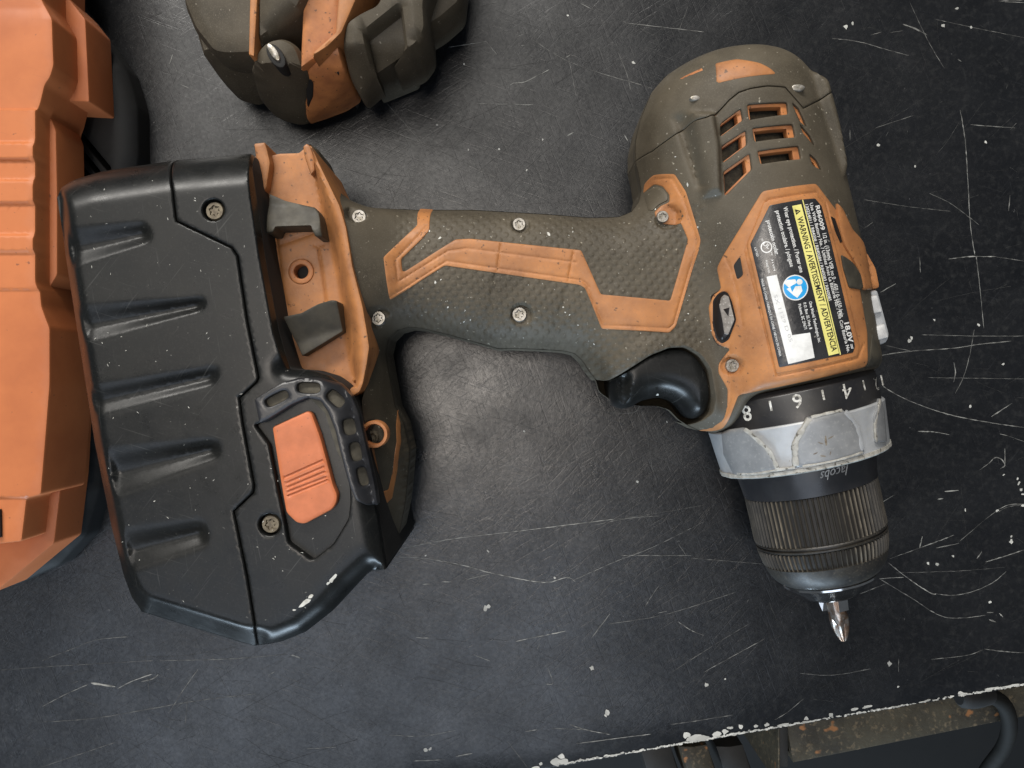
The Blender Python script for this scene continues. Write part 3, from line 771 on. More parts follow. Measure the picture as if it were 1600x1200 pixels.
# warning label
raised = inlay('label_frame', [(1193,316),(1275,305),(1289,322),(1297,355),(1342,540),(1339,556),(1212,584),(1168,392),(1166,382)], 'orange', .75, .3, .8)
lab_px = [(1201,322),(1249,313),(1272,311),(1282,323),(1291,356),(1334,541),(1331,551),(1216,574),(1171,382)]
hl = lambda p: hb(p)
OFFL = .90
label = inlay('warning_label', lab_px, 'label', OFFL, .04, .4, depth=.6)
def decal(name, px, m, lift, parent=label, r=.05, f=hb, base=OFFL, res=1.2):
    q = onsurf(np.array(px, float), f)
    if r: q = rounded(q, r, 2)
    return slab(name, q, f, M[m], parent, depth=.02 + lift * .5, bevel=0, res=res, off=base + lift, smooth=60)
decal('yellow_band', [(1236,323),(1250,320),(1309,552),(1293,556)], 'print_yellow', .03)
decal('yellow_rule', [(1251.6,313.5),(1253,313),(1312,554),(1310.4,554.6)], 'print_yellow', .03)
decal('white_patch', [(1196,433),(1212,430),(1236,524),(1264,520),(1271,559),(1230,569)], 'print_white', .03)
def circ(c, r, n=28): return [(c[0] + r * math.cos(a), c[1] + r * math.sin(a)) for a in np.linspace(0, 2 * math.pi, n, endpoint=False)]
decal('pictogram', circ((1241,450), 20), 'print_white', .03)
decal('pictogram_disc', circ((1241,450), 18.3), 'print_blue', .045)
# reader figure: head, shoulder and open book in white
decal('pictogram_head', circ((1247.5,441), 4.6, 16), 'print_white', .06, res=.8)
decal('pictogram_body', [(1223,443),(1228,438),(1241,437),(1243,443),(1237,446),(1231,450)], 'print_white', .06, r=.2, res=.8)
decal('pictogram_book', [(1227,452),(1233,449),(1236,457),(1241,448),(1250,447),(1252,455),(1244,466),(1238,462)], 'print_white', .06, r=.1, res=.8)

FONT = bpy.data.fonts.load('<builtin>') if '<builtin>' not in bpy.data.fonts else bpy.data.fonts['<builtin>']
def text_geo(s, res=2, shear=0.0, bold=0.0):
    cu = bpy.data.curves.new('t', 'FONT'); cu.body = s; cu.resolution_u = res; cu.shear = shear; cu.offset = bold
    ob = bpy.data.objects.new('t', cu); COL.objects.link(ob)
    dg = bpy.context.evaluated_depsgraph_get(); dg.update()
    me = bpy.data.meshes.new_from_object(ob.evaluated_get(dg))
    me.calc_loop_triangles()
    v = np.array([x.co[:2] for x in me.vertices]); f = [tuple(t.vertices) for t in me.loop_triangles]
    COL.objects.unlink(ob); bpy.data.objects.remove(ob); bpy.data.curves.remove(cu); bpy.data.meshes.remove(me)
    return v, f
class Print:
    """gathers lettering laid onto a surface"""
    def __init__(self): self.v = []; self.f = []
    def text(self, s, p0, p1, h, f, off, shear=0.0, bold=0.0, curve=None):
        """text s from baseline point p0 to p1 (photo px), cap height h px"""
        v, fc = text_geo(s, shear=shear, bold=bold)
        p0 = np.array(p0, float); p1 = np.array(p1, float)
        L = np.linalg.norm(p1 - p0); ex = (p1 - p0) / L; ey = np.array([ex[1], -ex[0]])
        x = (v[:, 0] - v[:, 0].min()) / (v[:, 0].max() - v[:, 0].min()) * L
        y = v[:, 1] / .70 * h
        px = p0 + x[:, None] * ex + y[:, None] * ey
        if curve is not None: px = px + curve(x / L)[:, None] * ey
        w = onsurf(px, f)
        b = len(self.v)
        z = f(w) + off
        self.v += [(a, c, d) for (a, c), d in zip(w, z)]
        self.f += [tuple(i + b for i in t) for t in fc]
    def done(self, name, m, parent): return build(name, self.v, self.f, M[m], parent, smooth=0)
pw = Print(); O = OFFL + .05
pw.text('R86009', (1272,323), (1281,361), 6.5, hb, O, bold=.02)
pw.text('1/2 in. (13mm) VSR no 0 - 450 / 0-1650 /min', (1283,366), (1311,496), 6, hb, O, bold=.016)
pw.text('18.0V', (1317,505), (1324,536), 7.5, hb, O, bold=.03)
pw.text('Use With Battery No. / Utilisez Avec La Batterie No. / Use Con Batería No.', (1263,319), (1322,551), 5.2, hb, O, bold=.014)
pw.text('130254011 / R84008 / R840084 / R840083 / R840085', (1256,321), (1293,471), 4.8, hb, O, bold=.014)
pw.text('Wear eye protection. / Porter une', (1222,325), (1248,427), 6.6, hb, O, bold=.014)
pw.text('protection oculaire. / póngase', (1210,331), (1233,418), 6.6, hb, O, bold=.014)
pw.text('protección ocular.', (1196,346), (1210,400), 6.6, hb, O, bold=.014)
pw.text('One World Technologies, Inc.', (1262,472), (1277,536), 4.6, hb, O, bold=.014)
pw.text('P.O. Box 35, Hwy. 8', (1253,474), (1263,515), 4.6, hb, O, bold=.014)
pw.text('Pickens, SC 29671', (1245,476), (1255,515), 4.6, hb, O, bold=.014)
pw.text('MADE IN CHINA / FABRIQUÉ EN CHINE / HECHO EN CHINA', (1187,437), (1216,557), 3.8, hb, O)
pw.text('LISTED', (1177,388), (1181,402), 3.2, hb, O)
pw.text('POWER TOOL', (1194,408), (1199,428), 3.0, hb, O); pw.text('31VM', (1203,406), (1207,424), 3.0, hb, O)
pw.text('c', (1188,374), (1189.5,378), 3, hb, O); pw.text('us', (1202,392), (1204,400), 3, hb, O)
b = len(pw.v); n = 24
for r_ in (9.2, 7.4):
    w = onsurf(np.array(circ((1196,387), r_, n)), hb); pw.v += [(x, y, z) for (x, y), z in zip(w, hb(w) + O)]
pw.f += [(b + i, b + (i + 1) % n, b + n + (i + 1) % n, b + n + i) for i in range(n)]
pw.text('UL', (1190,383), (1199,390), 6.5, hb, O, bold=.01)
for yy in (0, 2.0):
    w = onsurf(np.array([(1326.5 + yy, 538.0), (1327.5 + yy, 537.8), (1329.2 + yy, 545), (1328.2 + yy, 545.2)]), hb); b = len(pw.v)
    pw.v += [(x, y, z) for (x, y), z in zip(w, hb(w) + O)]; pw.f.append((b, b + 1, b + 2, b + 3))
pw.done('white_lettering', 'print_white', label)
pb = Print()
pb.text('WARNING / AVERTISSEMENT / ADVERTENCIA', (1243.5,341), (1298,550), 9.0, hb, O, bold=.018)
w = onsurf(np.array([(1239.5,332.5),(1250,329.5),(1243.5,325.5)]), hb)
tri = onsurf(np.array([(1240,328),(1242.3,337),(1249.5,330.6)]), hb); b = len(pb.v)
pb.v += [(x, y, z) for (x, y), z in zip(tri, hb(tri) + O)]; pb.f.append((b, b + 1, b + 2))
pb.done('black_lettering', 'print_black', label)
py = Print(); py.text('!', (1241.5,332.2), (1241.9,333.6), 4.5, hb, O + .02); py.done('warning_symbol', 'print_yellow', label)
pg = Print(); pg.text('SX 1129 D 05', (1207,462), (1232,535), 5.5, hb, O); pg.done('faint_serial', 'print_grey', label)

# far side lever and selector
HR = lambda p: np.maximum(hb(p), 47.0)
inlay('lever', [(1305,316),(1315,326),(1331,360),(1351,391),(1367,420),(1373,451),(1347,454),(1343,432),(1331,407),(1317,385),(1309,356)], 'orange', 1.4, .9, 1.2, f=lambda p: np.maximum(hb(p), 45.0), depth=14)
inlay('lever_gap', [(1297,338),(1304,342),(1316,378),(1312,380),(1304,362)], 'switch_dark', .5, .05, .3)
inlay('lever_pad', [(1312,398),(1320,402),(1331,410),(1346,432),(1349,448),(1343,453),(1325,450),(1316,420)], 'rubber_grey', 1.0, .5, .8, f=HR, depth=6)
inlay('corner_trim', [(1362,520),(1369,535),(1373,571),(1350,576)], 'rubber_grey', .6, .3, .5, f=lambda p: np.maximum(hb(p), 42.0), depth=12)
sel = inlay('gear_selector', [(1337,460),(1372,452),(1381,485),(1391,523),(1387,535),(1368,542),(1361,522),(1352,500)], 'silver', 0, 1.0, .9, f=lambda p: np.full(p.shape[:-1], 50.0), depth=22)
inlay('selector_block', [(1344,466),(1368,461),(1376,488),(1351,494)], 'bright_silver', 1.6, .9, .5, f=lambda p: np.full(p.shape[:-1], 50.0), parent=sel)
inlay('selector_block', [(1358,512),(1380,506),(1386,528),(1365,534)], 'bright_silver', 1.6, .9, .5, f=lambda p: np.full(p.shape[:-1], 50.0), parent=sel)

# trigger
trig = [(947,594),(960,588),(1000,561),(1030,549),(1053,548),(1073,561),(1086,579),(1095,622),(1093,642),(1080,655),(1066,652),(1056,640),(1046,627),(1026,621),(1000,626),(982,637),(968,640),(954,634),(948,618)]
tw = rounded(Q(trig), 1.6, 3)
tsil = rounded(Q([(935,560),(1000,520),(1090,520),(1125,600),(1096,650),(1080,656),(1066,652),(1056,640),(1046,627),(1026,621),(1000,626),(982,637),(968,640),(954,634),(948,620)]), 1.6, 3)
tf = lambda p: ZM + 14.8 * prof(np.maximum(sdf(p, tsil), 0) / 9.0, 2.3) - 1.8 * sstep(1.8, .4, line_dist(p, Q([(967,592),(968,622)])))
slab('trigger', tw, tf, M['black'], drill, mirror=ZM, bevel=.35, res=.9, inset=.12)

# torx screws
def screw_mesh(name, r, m, h=1.1):
    star = [(r * (.40 + .13 * math.cos(6 * a)) * math.cos(a), r * (.40 + .13 * math.cos(6 * a)) * math.sin(a)) for a in np.linspace(0, 2 * math.pi, 30, endpoint=False)]
    c = np.array([(r * math.cos(a), r * math.sin(a)) for a in np.linspace(0, 2 * math.pi, 26, endpoint=False)])
    v, f = slab('s', c, lambda p: np.zeros(len(p)), M['steel'], None, botz=-2.2, bevel=r * .42, res=r * .35, edge=r * .24, holes=[np.array(star)], raw=True)
    b = len(v); v = np.concatenate([v, [(x * 1.15, y * 1.15, -.75) for x, y in star]]); f = f + [tuple(range(b, b + len(star)))]
    me = bpy.data.meshes.new(name); me.from_pydata((v / 1000).tolist(), [], [list(map(int, q)) for q in f]); me.materials.append(m); me.update()
    me.polygons.foreach_set('use_smooth', [True] * len(me.polygons)); me.set_sharp_from_angle(angle=math.radians(40))
    return me
smesh = screw_mesh('screw', 2.2, M['steel'])
SCREWS = [((560.5,338), 50.3, 1), ((811,350), 50.6, .95), ((590.5,497), 52.4, 1.05), ((811.5,491), 51.6, 1.05), ((1145,571), None, .95), ((1036,338), None, .85)]
for k, (c, z, sc_) in enumerate(SCREWS):
    kk = [0, 1, 2, 3, 4, 6][k]
    zz = PITZ[kk] + (1.35 if k in (4, 5) else 1.0)
    w = P(np.array(c, float), zz)
    o = place('screw', smesh, drill, (w[0], w[1], zz), rotz=rng.uniform(0, 3))
    o.scale = (sc_, sc_, sc_)
dmesh = screw_mesh('recessed_screw', 2.1, M['dirty_steel'])
w = P(np.array((582., 683.)), PITZ[5]); o = place('screw', dmesh, drill, (w[0], w[1], PITZ[5] + .8), rotz=.4)
q = [onsurf(np.array(circ((586,678), r_, 30), float), lambda p: np.full(p.shape[:-1], 59.0)) for r_ in (21.5, 15.5)]
slab('screw_ring', q[0], lambda p: np.full(len(p), 61.2), M['orange_dark'], drill, depth=5, bevel=.6, res=1.0, edge=.8, holes=[q[1]])
for px, rr in (((1086,154), 1.3), ((1246,138), 1.7)):
    w = onsurf(np.array(px, float), hb); z0 = float(hb(w[None])[0])
    c = np.array([(w[0] + rr * math.cos(a) * 1.2, w[1] + rr * math.sin(a) * .6) for a in np.linspace(0, 2 * math.pi, 18, endpoint=False)])
    slab('lug_screw', c, lambda p: np.full(len(p), z0 + .75), M['steel'], drill, depth=3, bevel=.45, res=.5)

# ------------------------------------------------------------------ chuck end, turned about the tool's axis
def turned(name, prof_px, m, parent=drill, seg=120, rfun=None, arc=None, smooth=40, dens=None, wear=None):
    """prof_px: (t, r) pairs in mid-plane pixels along the axis"""
    pr_ = np.array(prof_px, float) * K
    if dens: pr_ = resample(pr_, dens, False)
    n = len(pr_); V = []; F = []
    for i, (t, r) in enumerate(pr_):
        for k in range(seg):
            th = 2 * math.pi * k / seg
            rr = r if rfun is None else r + rfun(t, th, k)
            c = M0 + AU * t + AV * rr * math.cos(th)
            V.append((c[0], c[1], ZM + rr * math.sin(th)))
    for i in range(n - 1):
        for k in range(seg):
            k2 = (k + 1) % seg
            F.append((i * seg + k, i * seg + k2, (i + 1) * seg + k2, (i + 1) * seg + k))
    F.append(tuple(range(seg))[::-1]); F.append(tuple((n - 1) * seg + k for k in range(seg)))
    me = build(name, V, F, m, parent, smooth)
    if wear:
        at = me.data.attributes.new('wear', 'FLOAT', 'POINT')
        at.data.foreach_set('value', np.array([wear(t, k) for t, r in pr_ for k in range(seg)], np.float32))
    return me
def cyl(r_px, extra=0):
    R = r_px * K
    return lambda p: ZM + np.sqrt(np.maximum(R * R - ts(p)[1] ** 2, 0)) + extra
turned('torque_ring', [(378,120),(384,127),(386,128.5),(440,128.5),(442,124)], M['ring'], seg=140)
cone = lambda p: ZM + np.sqrt(np.maximum(((133 - 6 * np.clip((ts(p)[0] / K - 429) / 66, 0, 1)) * K) ** 2 - ts(p)[1] ** 2, 0))
collar = turned('selector_collar', [(426,126),(427,131.5),(429,133),(468,129.5),(493,127),(495,127.5),(498,127),(499,124),(499,100)], M['silver'], seg=140)
turned('collar_lip', [(492,126.5),(492.5,128.6),(497.5,128.8),(499.5,126)], M['silver_edge'], parent=collar, seg=160, rfun=lambda t, th, k: .16 * math.sin(th * 37) * math.sin(th * 11 + 1))
M['pad'] = mat('collar_pad_plastic', (.27, .275, .28), (.21, .215, .22), 120, rough=.4, rvar=.06, metal=.2, fine=(900, (.34, .34, .33), .55, .8), bump=(2500, .02))
def pad(px, m='pad', off=1.1, bevel=.9):
    return inlay('grip_pad', px, m, off, bevel, .3, .9, f=cone, depth=2.5, parent=collar)
p1 = pad([(1127,677),(1140,671),(1164,668),(1200,702),(1216,735),(1180,741),(1146,742),(1130,710)])
p2 = pad([(1240,692),(1262,652),(1316,640),(1342,668),(1350,706),(1300,722),(1242,731)])
p3 = pad([(1366,690),(1364,650),(1374,622),(1380,640),(1384,690)], off=1.1, bevel=.5)
def rim(px, w, parent=collar, m='silver_edge'):  # pale worn strip; the light on a pad's bevel edge is in its colour
    q = onsurf(np.array(px, float), cone); q = resample(smoothline(q, 3), .8, False)
    t = np.gradient(q, axis=0); t /= np.linalg.norm(t, axis=1, keepdims=True); nr = np.stack([-t[:, 1], t[:, 0]], 1)
    hw = w / 2 * (.82 + .16 * np.sin(np.arange(len(q)) * .9) + rng.normal(0, .06, len(q)))[:, None]
    slab('lit_worn_rim', np.concatenate([q + nr * hw, (q - nr * hw)[::-1]]), cone, M[m], parent, depth=1.0, bevel=.12, res=.9, edge=.9, off=1.14)
rim([(1162,670),(1178,684),(1199,704),(1208,720),(1214,736)], 1.2)
rim([(1242,728),(1241,694),(1252,672),(1263,654)], 1.6)
rim([(1266,652),(1290,646),(1314,641)], .9)
rim([(1368,690),(1366,662),(1374,624)], .9)
rim([(1150,740),(1180,739.5),(1212,734),(1240,730)], .8)
rim([(1252,728),(1300,720),(1346,706)], .7)
rim([(1319,643),(1338,668),(1345,704)], 1.6, m='silver')  # lighter strip painting the pad's right wall as lit
cy = cyl(128.5)
pn = Print()
def on_ring(s, c, h, w, rot=None, f=cy, off=.05, shear=0, bold=0):
    ex = np.array([-.976, .217]); ey = np.array([.217, .976])
    c = np.array(c, float); p0 = c - ex * w / 2 - ey * h / 2; p1 = c + ex * w / 2 - ey * h / 2
    pn.text(s, p0, p1, h, f, off, shear=shear, bold=bold)
on_ring('8', (1167,646), 24, 14, bold=.01); on_ring('6', (1246,627), 22, 15, bold=.01); on_ring('4', (1324,611), 24, 15); on_ring('2', (1369.5,600), 20, 5.5, bold=.005)
for c in ((1204,634),(1286,617),(1350,602),(1378,594)):
    e = np.array([.217, .976]); x = np.array([.976, -.217]); c = np.array(c, float); hw = 1.7 if c[0] < 1300 else 1.2
    w = onsurf(np.array([c - e * 8 - x * hw, c - e * 8 + x * hw, c + e * 8 + x * hw, c + e * 8 - x * hw]), cy); b = len(pn.v)
    pn.v += [(a, d, z) for (a, d), z in zip(w, cy(w) + .06)]; pn.f.append((b, b + 1, b + 2, b + 3))
pn.done('torque_numbers', 'worn_print', drill)

chuck = turned('chuck', [(497,90),(498,104.6),(505,105),(532,101.5),(541,100.5),(542,96)], M['black_gloss'], seg=110)
cj = lambda p: ZM + np.sqrt(np.maximum(((105.6 - 4.4 * np.clip((ts(p)[0] / K - 505) / 34, 0, 1)) * K) ** 2 - ts(p)[1] ** 2, 0))
pj = Print(); pj.text('Jacobs', (1329,725), (1279,738), 15, cj, .09, shear=.55, bold=.006)
pj.done('script_marking', 'faded_print', chuck)
NR = 80
def ribs(t, th, k):
    return (0 if k % 4 in (0, 1) else -.55) * (1 if True else 0)
rib_wear = rng.beta(1.3, 1.8, (NR, 40))
rib_gap = {int(g) for g in (6, 7, 20, 21, 40, 41, 54, 55, 68, 69)}
def knurl(t, th, k):
    return 0.0 if k % 4 == 0 else -.6
def kwear(t, k):
    u = k // 4
    zone = .25 + .75 * max(0.0, math.sin(u * 2 * math.pi / 15.0 + 1.2))
    return zone * (.35 + .65 * float(rib_wear[u, int(t / K / 12) % 40])) * 1.1 if k % 4 == 0 else .03
turned('knurled_sleeve', [(541,98),(542,99.5),(543,100)] + [(t, 100 - (t - 543) * .004) for t in range(548, 612, 6)] + [(613,99.5),(614.5,97)], M['knurl_rib'], parent=chuck, seg=NR * 4, rfun=knurl, smooth=20, wear=kwear)
turned('sleeve_bands', [(612,93),(614,97.5),(615.5,98.5),(617,98.5),(618,95.5),(619.5,95.5),(620.5,98.8),(622.5,98.8),(624,96),(625,93)], M['knurl'], parent=chuck, seg=110, smooth=25)
turned('front_sleeve', [(624,92),(625,97.5),(627,98.2),(636,97),(644,95.4),(652,93),(653,91)], M['knurl_rib'], parent=chuck, seg=NR * 4, rfun=knurl, smooth=20, wear=kwear)
turned('nose', [(650,91),(651,93.2),(660,91),(668,87.5),(675,83),(681,77),(685,71),(686,58)], M['knurl'], parent=chuck, seg=110, smooth=50)
turned('nose_ring', [(684,56),(685,69),(687,71.5),(690,71.5),(692,69),(703,54),(711,45),(715,41),(716,38),(716,18)], M['chrome'], parent=chuck, seg=96, smooth=30)
for k in range(3):
    a = math.radians(80 + 120 * k)
    V = []
    for t in (712, 738):
        for (rr, wd) in ((13, 5), (13, -5), (26 if t < 720 else 21, -8), (26 if t < 720 else 21, 8)):
            c = M0 + AU * t * K + AV * K * (rr * math.cos(a) - wd * math.sin(a)); V.append((c[0], c[1], ZM + K * (rr * math.sin(a) + wd * math.cos(a))))
    build('jaw', V, [(3, 2, 1, 0), (4, 5, 6, 7), (0, 1, 5, 4), (1, 2, 6, 5), (2, 3, 7, 6), (3, 0, 4, 7)], M['chrome'], chuck, 20)
V = []; F = []
def fleck(px, rx, ry, f, off):
    n = 8; b = len(V); ph = rng.uniform(.5, 1.15, n); a0 = rng.uniform(0, 3)
    p = []
    for i in range(n):
        th = 2 * math.pi * i / n; x, y = rx * ph[i] * math.cos(th), ry * ph[i] * math.sin(th)
        p.append((px[0] + x * math.cos(a0) - y * math.sin(a0), px[1] + x * math.sin(a0) + y * math.cos(a0)))
    w = onsurf(np.array(p), f); V.extend([(x, y, z + off) for (x, y), z in zip(w, f(w))]); F.append(tuple(range(b, b + n))[::-1])
cpad = lambda p: cone(p)
for c, rx, ry in [((1288,688),9,2.2),((1296,683),6,1.5),((1280,692),5,1),((1283,712),5,1.2),((1272,708),1,5),((1295,708),4,1)]:
    fleck(c, rx, ry, cpad, 1.16)
build('grime_scuffs', V, F, M['orange_grime'], collar, 0, kind='stuff')
# paint flecks and nicks on the housing
V = []; F = []
for c in [(1074,289),(857,366),(687,372),(1012,308),(661,385),(671,361),(689,437),(680,441),(684,425),(676,425),(895,362),(889,368),(1024,327),(1118,306),(920,533),(928,538),(972,498),(903,508),(880,480),(883,488),(890,492),(700,480),(727,485),(720,505),(725,503),(735,500),(640,495),(1090,355),(1118,384),(1070,500),(1075,490),(1027,617),(994,617),(1108,530),(1057,265),(1055,245)]:
    s = 3.4 if c in [(1074,289),(857,366),(680,441),(687,372)] else rng.uniform(.8, 2.2)
    fleck(c, s, s * rng.uniform(.4, .8), hb, .12 if c[1] < 600 else .1)
for k in range(60):
    c = (rng.uniform(640, 1180), rng.uniform(335, 540)); w = onsurf(np.array(c), hb)
    if sdf(w[None], sil)[0] > 3: fleck(c, rng.uniform(.4, 1.1), rng.uniform(.4, .9), hb, .1)
build('paint_flecks', V, F, M['paint_fleck'], drill, 0, kind='stuff')

# screwdriver bit
bitm = root('screwdriver_bit', 'short rusty steel cross-head bit held in the jaws of the drill chuck', 'screwdriver bit', (*(M0 + AU * 760 * K), ZM))
def hexr(t, th, k): return 0
V = []; F = []; seg = 24
rows = [(700, 14.5, 1, 0), (742, 14.5, 1, 0), (745, 14, .6, 0), (752, 14.5, 0, .1), (762, 14, 0, .45), (774, 11.5, 0, .62), (784, 7.5, 0, .6), (790, 4.0, 0, .4), (791.5, 1.0, 0, 0)]
for (t, r, hx, fl_) in rows:
    for k in range(seg):
        th = 2 * math.pi * k / seg + .3
        rr = r * K
        if hx: rr = rr * (1 - hx * .9 * (1 - math.cos(math.pi / 6) / math.cos((th % (math.pi / 3)) - math.pi / 6)))
        if fl_: rr = rr * (1 - fl_ * (1 - abs(math.cos(2 * (th - .3)))) ** .8)
        c = M0 + AU * t * K + AV * rr * math.cos(th); V.append((c[0], c[1], ZM + rr * math.sin(th)))
for i in range(len(rows) - 1):
    for k in range(seg):
        k2 = (k + 1) % seg; F.append((i * seg + k, i * seg + k2, (i + 1) * seg + k2, (i + 1) * seg + k))
F.append(tuple(range(seg))[::-1]); F.append(tuple((len(rows) - 1) * seg + k for k in range(seg)))
build('bit_shank', V, F, M['bit'], bitm, 28)

# ------------------------------------------------------------------ foot of the drill: orange channel
FZ = lambda p: np.full(p.shape[:-1], 57.5)
inner = [(486,226),(489,250),(491,275),(500,328),(511,367),(521,417),(532,477),(537,530),(543,560),(551,590)]
rimr = [(487,229),(498,254),(512,283),(531,322),(541,356),(551,417),(567,480),(575,528),(577,543),(573,570),(567,600),(562,612)]
inner_w = P(np.array(inner, float), 54); rim_w = P(np.array(rimr, float), 62)
wall_poly = np.concatenate([inner_w, rim_w[::-1]])
rail_w = P(np.array([(398,250),(408,330),(424,440),(440,520),(452,572)], float), 54)
base_in = [P(np.array(l, float), 53) for l in ([(431,366),(437,410),(441,448),(449,478)], [(497,386),(503,420),(510,470)], [(492,384),(505,383)], [(432,384),(462,374),(495,362)])]
def foot_height(p):
    dl = line_dist(p, inner_w); dr = line_dist(p, rim_w)
    ins = inside(p, wall_poly)
    d_rim = np.where(ins, dl / (dl + dr + 1e-6), np.where(dr < dl, 1.0, 0.0))
    z = 53.0 + 9.2 * sstep(0, .8, d_rim) 
    left = line_dist(p, rail_w); z = z + .9 * sstep(2.0, 1.2, left)
    for l in base_in:
        z = z - .35 * sstep(.5, .12, line_dist(p, l))
    return z
FF = Field(-90, -35, -10, 75, .3, foot_height)
ff = lambda p: FF(p)
foot_px = [(391,246),(416,245),(436,240),(467,239),(482,226),(487,229)] + rimr[1:] + [(548,625),(520,640),(450,600),(440,560),(418,440),(400,330)]
foot_w = np.concatenate([P(np.array(foot_px[:5], float), 53), rim_w, P(np.array(foot_px[-6:], float), 53)])
hole_c = P(np.array((470., 424.)), 53.5)
hole = np.array([hole_c + 2.1 * np.array([math.cos(a), math.sin(a)]) for a in np.linspace(0, 2 * math.pi, 24, endpoint=False)])
hole_o = np.array([hole_c + 3.7 * np.array([math.cos(a), math.sin(a)]) for a in np.linspace(0, 2 * math.pi, 30, endpoint=False)])
foot = slab('foot_channel', rounded(foot_w, .5), ff, M['orange'], drill, botz=20, bevel=.25, res=.9, holes=[hole_o], extra=np.concatenate([resample(l, .5, False) + o_ for l in base_in + [rail_w] for o_ in ((0, 0), (.3, 0), (-.3, 0), (.6, 0), (-.6, 0))]))
slab('mount_boss', hole_o, lambda p: np.full(len(p), 53.3), M['orange_dark'], foot, depth=6, bevel=.4, res=.8, edge=.6, holes=[hole])
slab('mount_hole_floor', np.array([hole_c + 2.4 * np.array([math.cos(a), math.sin(a)]) for a in np.linspace(0, 2 * math.pi, 16, endpoint=False)]), lambda p: np.full(len(p), 49.0), M['void'], foot, depth=1, bevel=0, res=1.2)
slab('foot_prong', rounded(P(np.array([(391,219),(409,217),(413,228),(418,250),(412,290),(404,300),(399,270)], float), 60), .6), lambda p: np.full(len(p), 57.2), M['orange'], foot, botz=24, bevel=.8, res=1.2)
slab('foot_prong', rounded(P(np.array([(469,224),(475,219),(482,224),(487,236),(489,262),(482,270),(472,242)], float), 60), .5), lambda p: np.full(len(p), 57.4), M['orange'], foot, botz=24, bevel=.8, res=1.2)
def tab(px, hi, lo_edge):
    w = rounded(P(np.array(px, float), 60), .35, 2); l = P(np.array(lo_edge, float), 60)
    slab('belt_clip_tab', w, lambda p: hi - .55 * np.minimum(line_dist(p, l), 8) * .9, M['rubber_grey'], foot, botz=50, bevel=.3, res=.9)
tab([(420,302),(445,313),(492,324),(499,333),(502,344),(507,372),(496,372),(489,355),(435,357),(432,366),(421,367),(419,335)], 63.5, [(428,362),(500,364)])
tab([(446,496),(474,490),(500,476),(520,470),(529,471),(534,517),(505,535),(470,556),(456,524)], 62.5, [(446,496),(500,478),(529,470)])
# orange outline on the lower rubber of the foot
inlay('foot_outline', [(621,640),(626,662),(627,690),(621,735),(613,778),(604,787),(595,789),(589,770),(584,735),(580,700),(585,700),(591,735),(598,768),(607,765),(614,735),(620,690),(619,665)], 'orange', .3, .25, .3, .8)

# ------------------------------------------------------------------ battery pack
ZB = 64.0
bat = [(93,312),(97,292),(112,274),(150,261),(270,243),(384,233),(392,238),(398,262),(418,400),(440,520),(457,576),(490,578),(520,587),(541,602),(556,630),(570,690),(584,750),(597,815),(608,884),(578,893),(560,912),(522,953),(480,986),(443,1001),(410,1008),(398,1009),(378,1004),(222,956),(208,932),(196,900),(176,820),(150,690),(130,560),(105,400)]
bat_w = rounded(P(np.array(bat, float), ZB), 1.2)
BP = lambda l, z=ZB: P(np.array(l, float), z)
edge_left = BP([(97,292),(105,400),(130,560),(150,690),(176,820),(196,900),(222,956)])
edge_top = BP([(60,300),(112,272),(150,261),(270,243),(400,232)])
edge_bot = BP([(215,945),(222,956),(378,1004),(398,1009),(410,1008)])
edge_br = BP([(404,1009),(443,1001),(480,986),(522,953),(560,912),(590,885)])
edge_rt = BP([(457,576),(490,578),(520,587),(541,602),(556,630),(570,690),(584,750),(597,815),(608,884)])
GRO = [(a_, b_, dp) for a_, b_, dp in [([(112,352),(236,345)], [(128,418),(246,378)], 2.6), ([(132,474),(328,464)], [(152,535),(326,484)], 2.6), ([(150,600),(350,568)], [(166,648),(345,600)], 2.2), ([(182,694),(345,682)], [(196,772),(352,712)], 2.6), ([(206,820),(325,806)], [(218,888),(334,846)], 2.4)]]
for a_, b_, dp in GRO:
    for l in (a_, b_):
        dx = 9; l[0] = (l[0][0] - dx, l[0][1] + dx * (l[0][1] - l[1][1]) / (l[1][0] - l[0][0]))
gro_w = []
for a_, b_, dep in GRO:
    A, B = P(np.array(a_, float), 70), P(np.array(b_, float), 70)
    gro_w.append((A, B, rounded(np.concatenate([A, B[::-1]]), 1.8, 4), dep))
def bat_height(p):
    d = np.maximum(sdf(p, bat_w), 0)
    dl, dt, db, dr = (line_dist(p, e) for e in (edge_left, edge_top, edge_bot, edge_br))
    drop = 7.5 * np.clip(1 - dl / 7.0, 0, 1) ** 1.35
    drop = np.maximum(drop, 15 * (1 - prof(dt / 17.0)))
    drop = smax(drop, np.maximum(8.0 - db, 0), .35)
    drop = smax(drop, 9.5 * (1 - prof(dr / 9.0)), .8) - .2
    drop = smax(drop, 5.0 * (1 - prof(line_dist(p, edge_rt) / 6.0)), .8) - .2
    z = 72 - np.maximum(drop, 0)
    for A, B, poly, dep in gro_w:
        ins = sdf(p, poly)
        da, db_ = line_dist(p, A), line_dist(p, B)
        q = da / (da + db_ + 1e-6)
        f = np.where(q < .6, sstep(0, .62, q), 1 - np.clip(q - .6, 0, 1) / .4)
        end = line_dist(p, np.array([A[1], B[1]]))
        z = z - .72 * dep * sstep(0, 3.0, end) * (ins > 0) * np.clip(f, 0, 1)
    # slope of the latch side toward the front
    return z
FBT = Field(-150, -20, -78, 74, .4, lambda p: blur(bat_height(p), 1))
fb_ = lambda p: FBT(p)
pack = build('battery_pack', *slab('b', resample(rounded(bat_w, .5), 2), lambda p: np.minimum(fb_(p), 69) - 3.0, M['black'], None, botz=3, bevel=.3, res=3.0, cap=True, raw=True), M['void'], drill, 40)
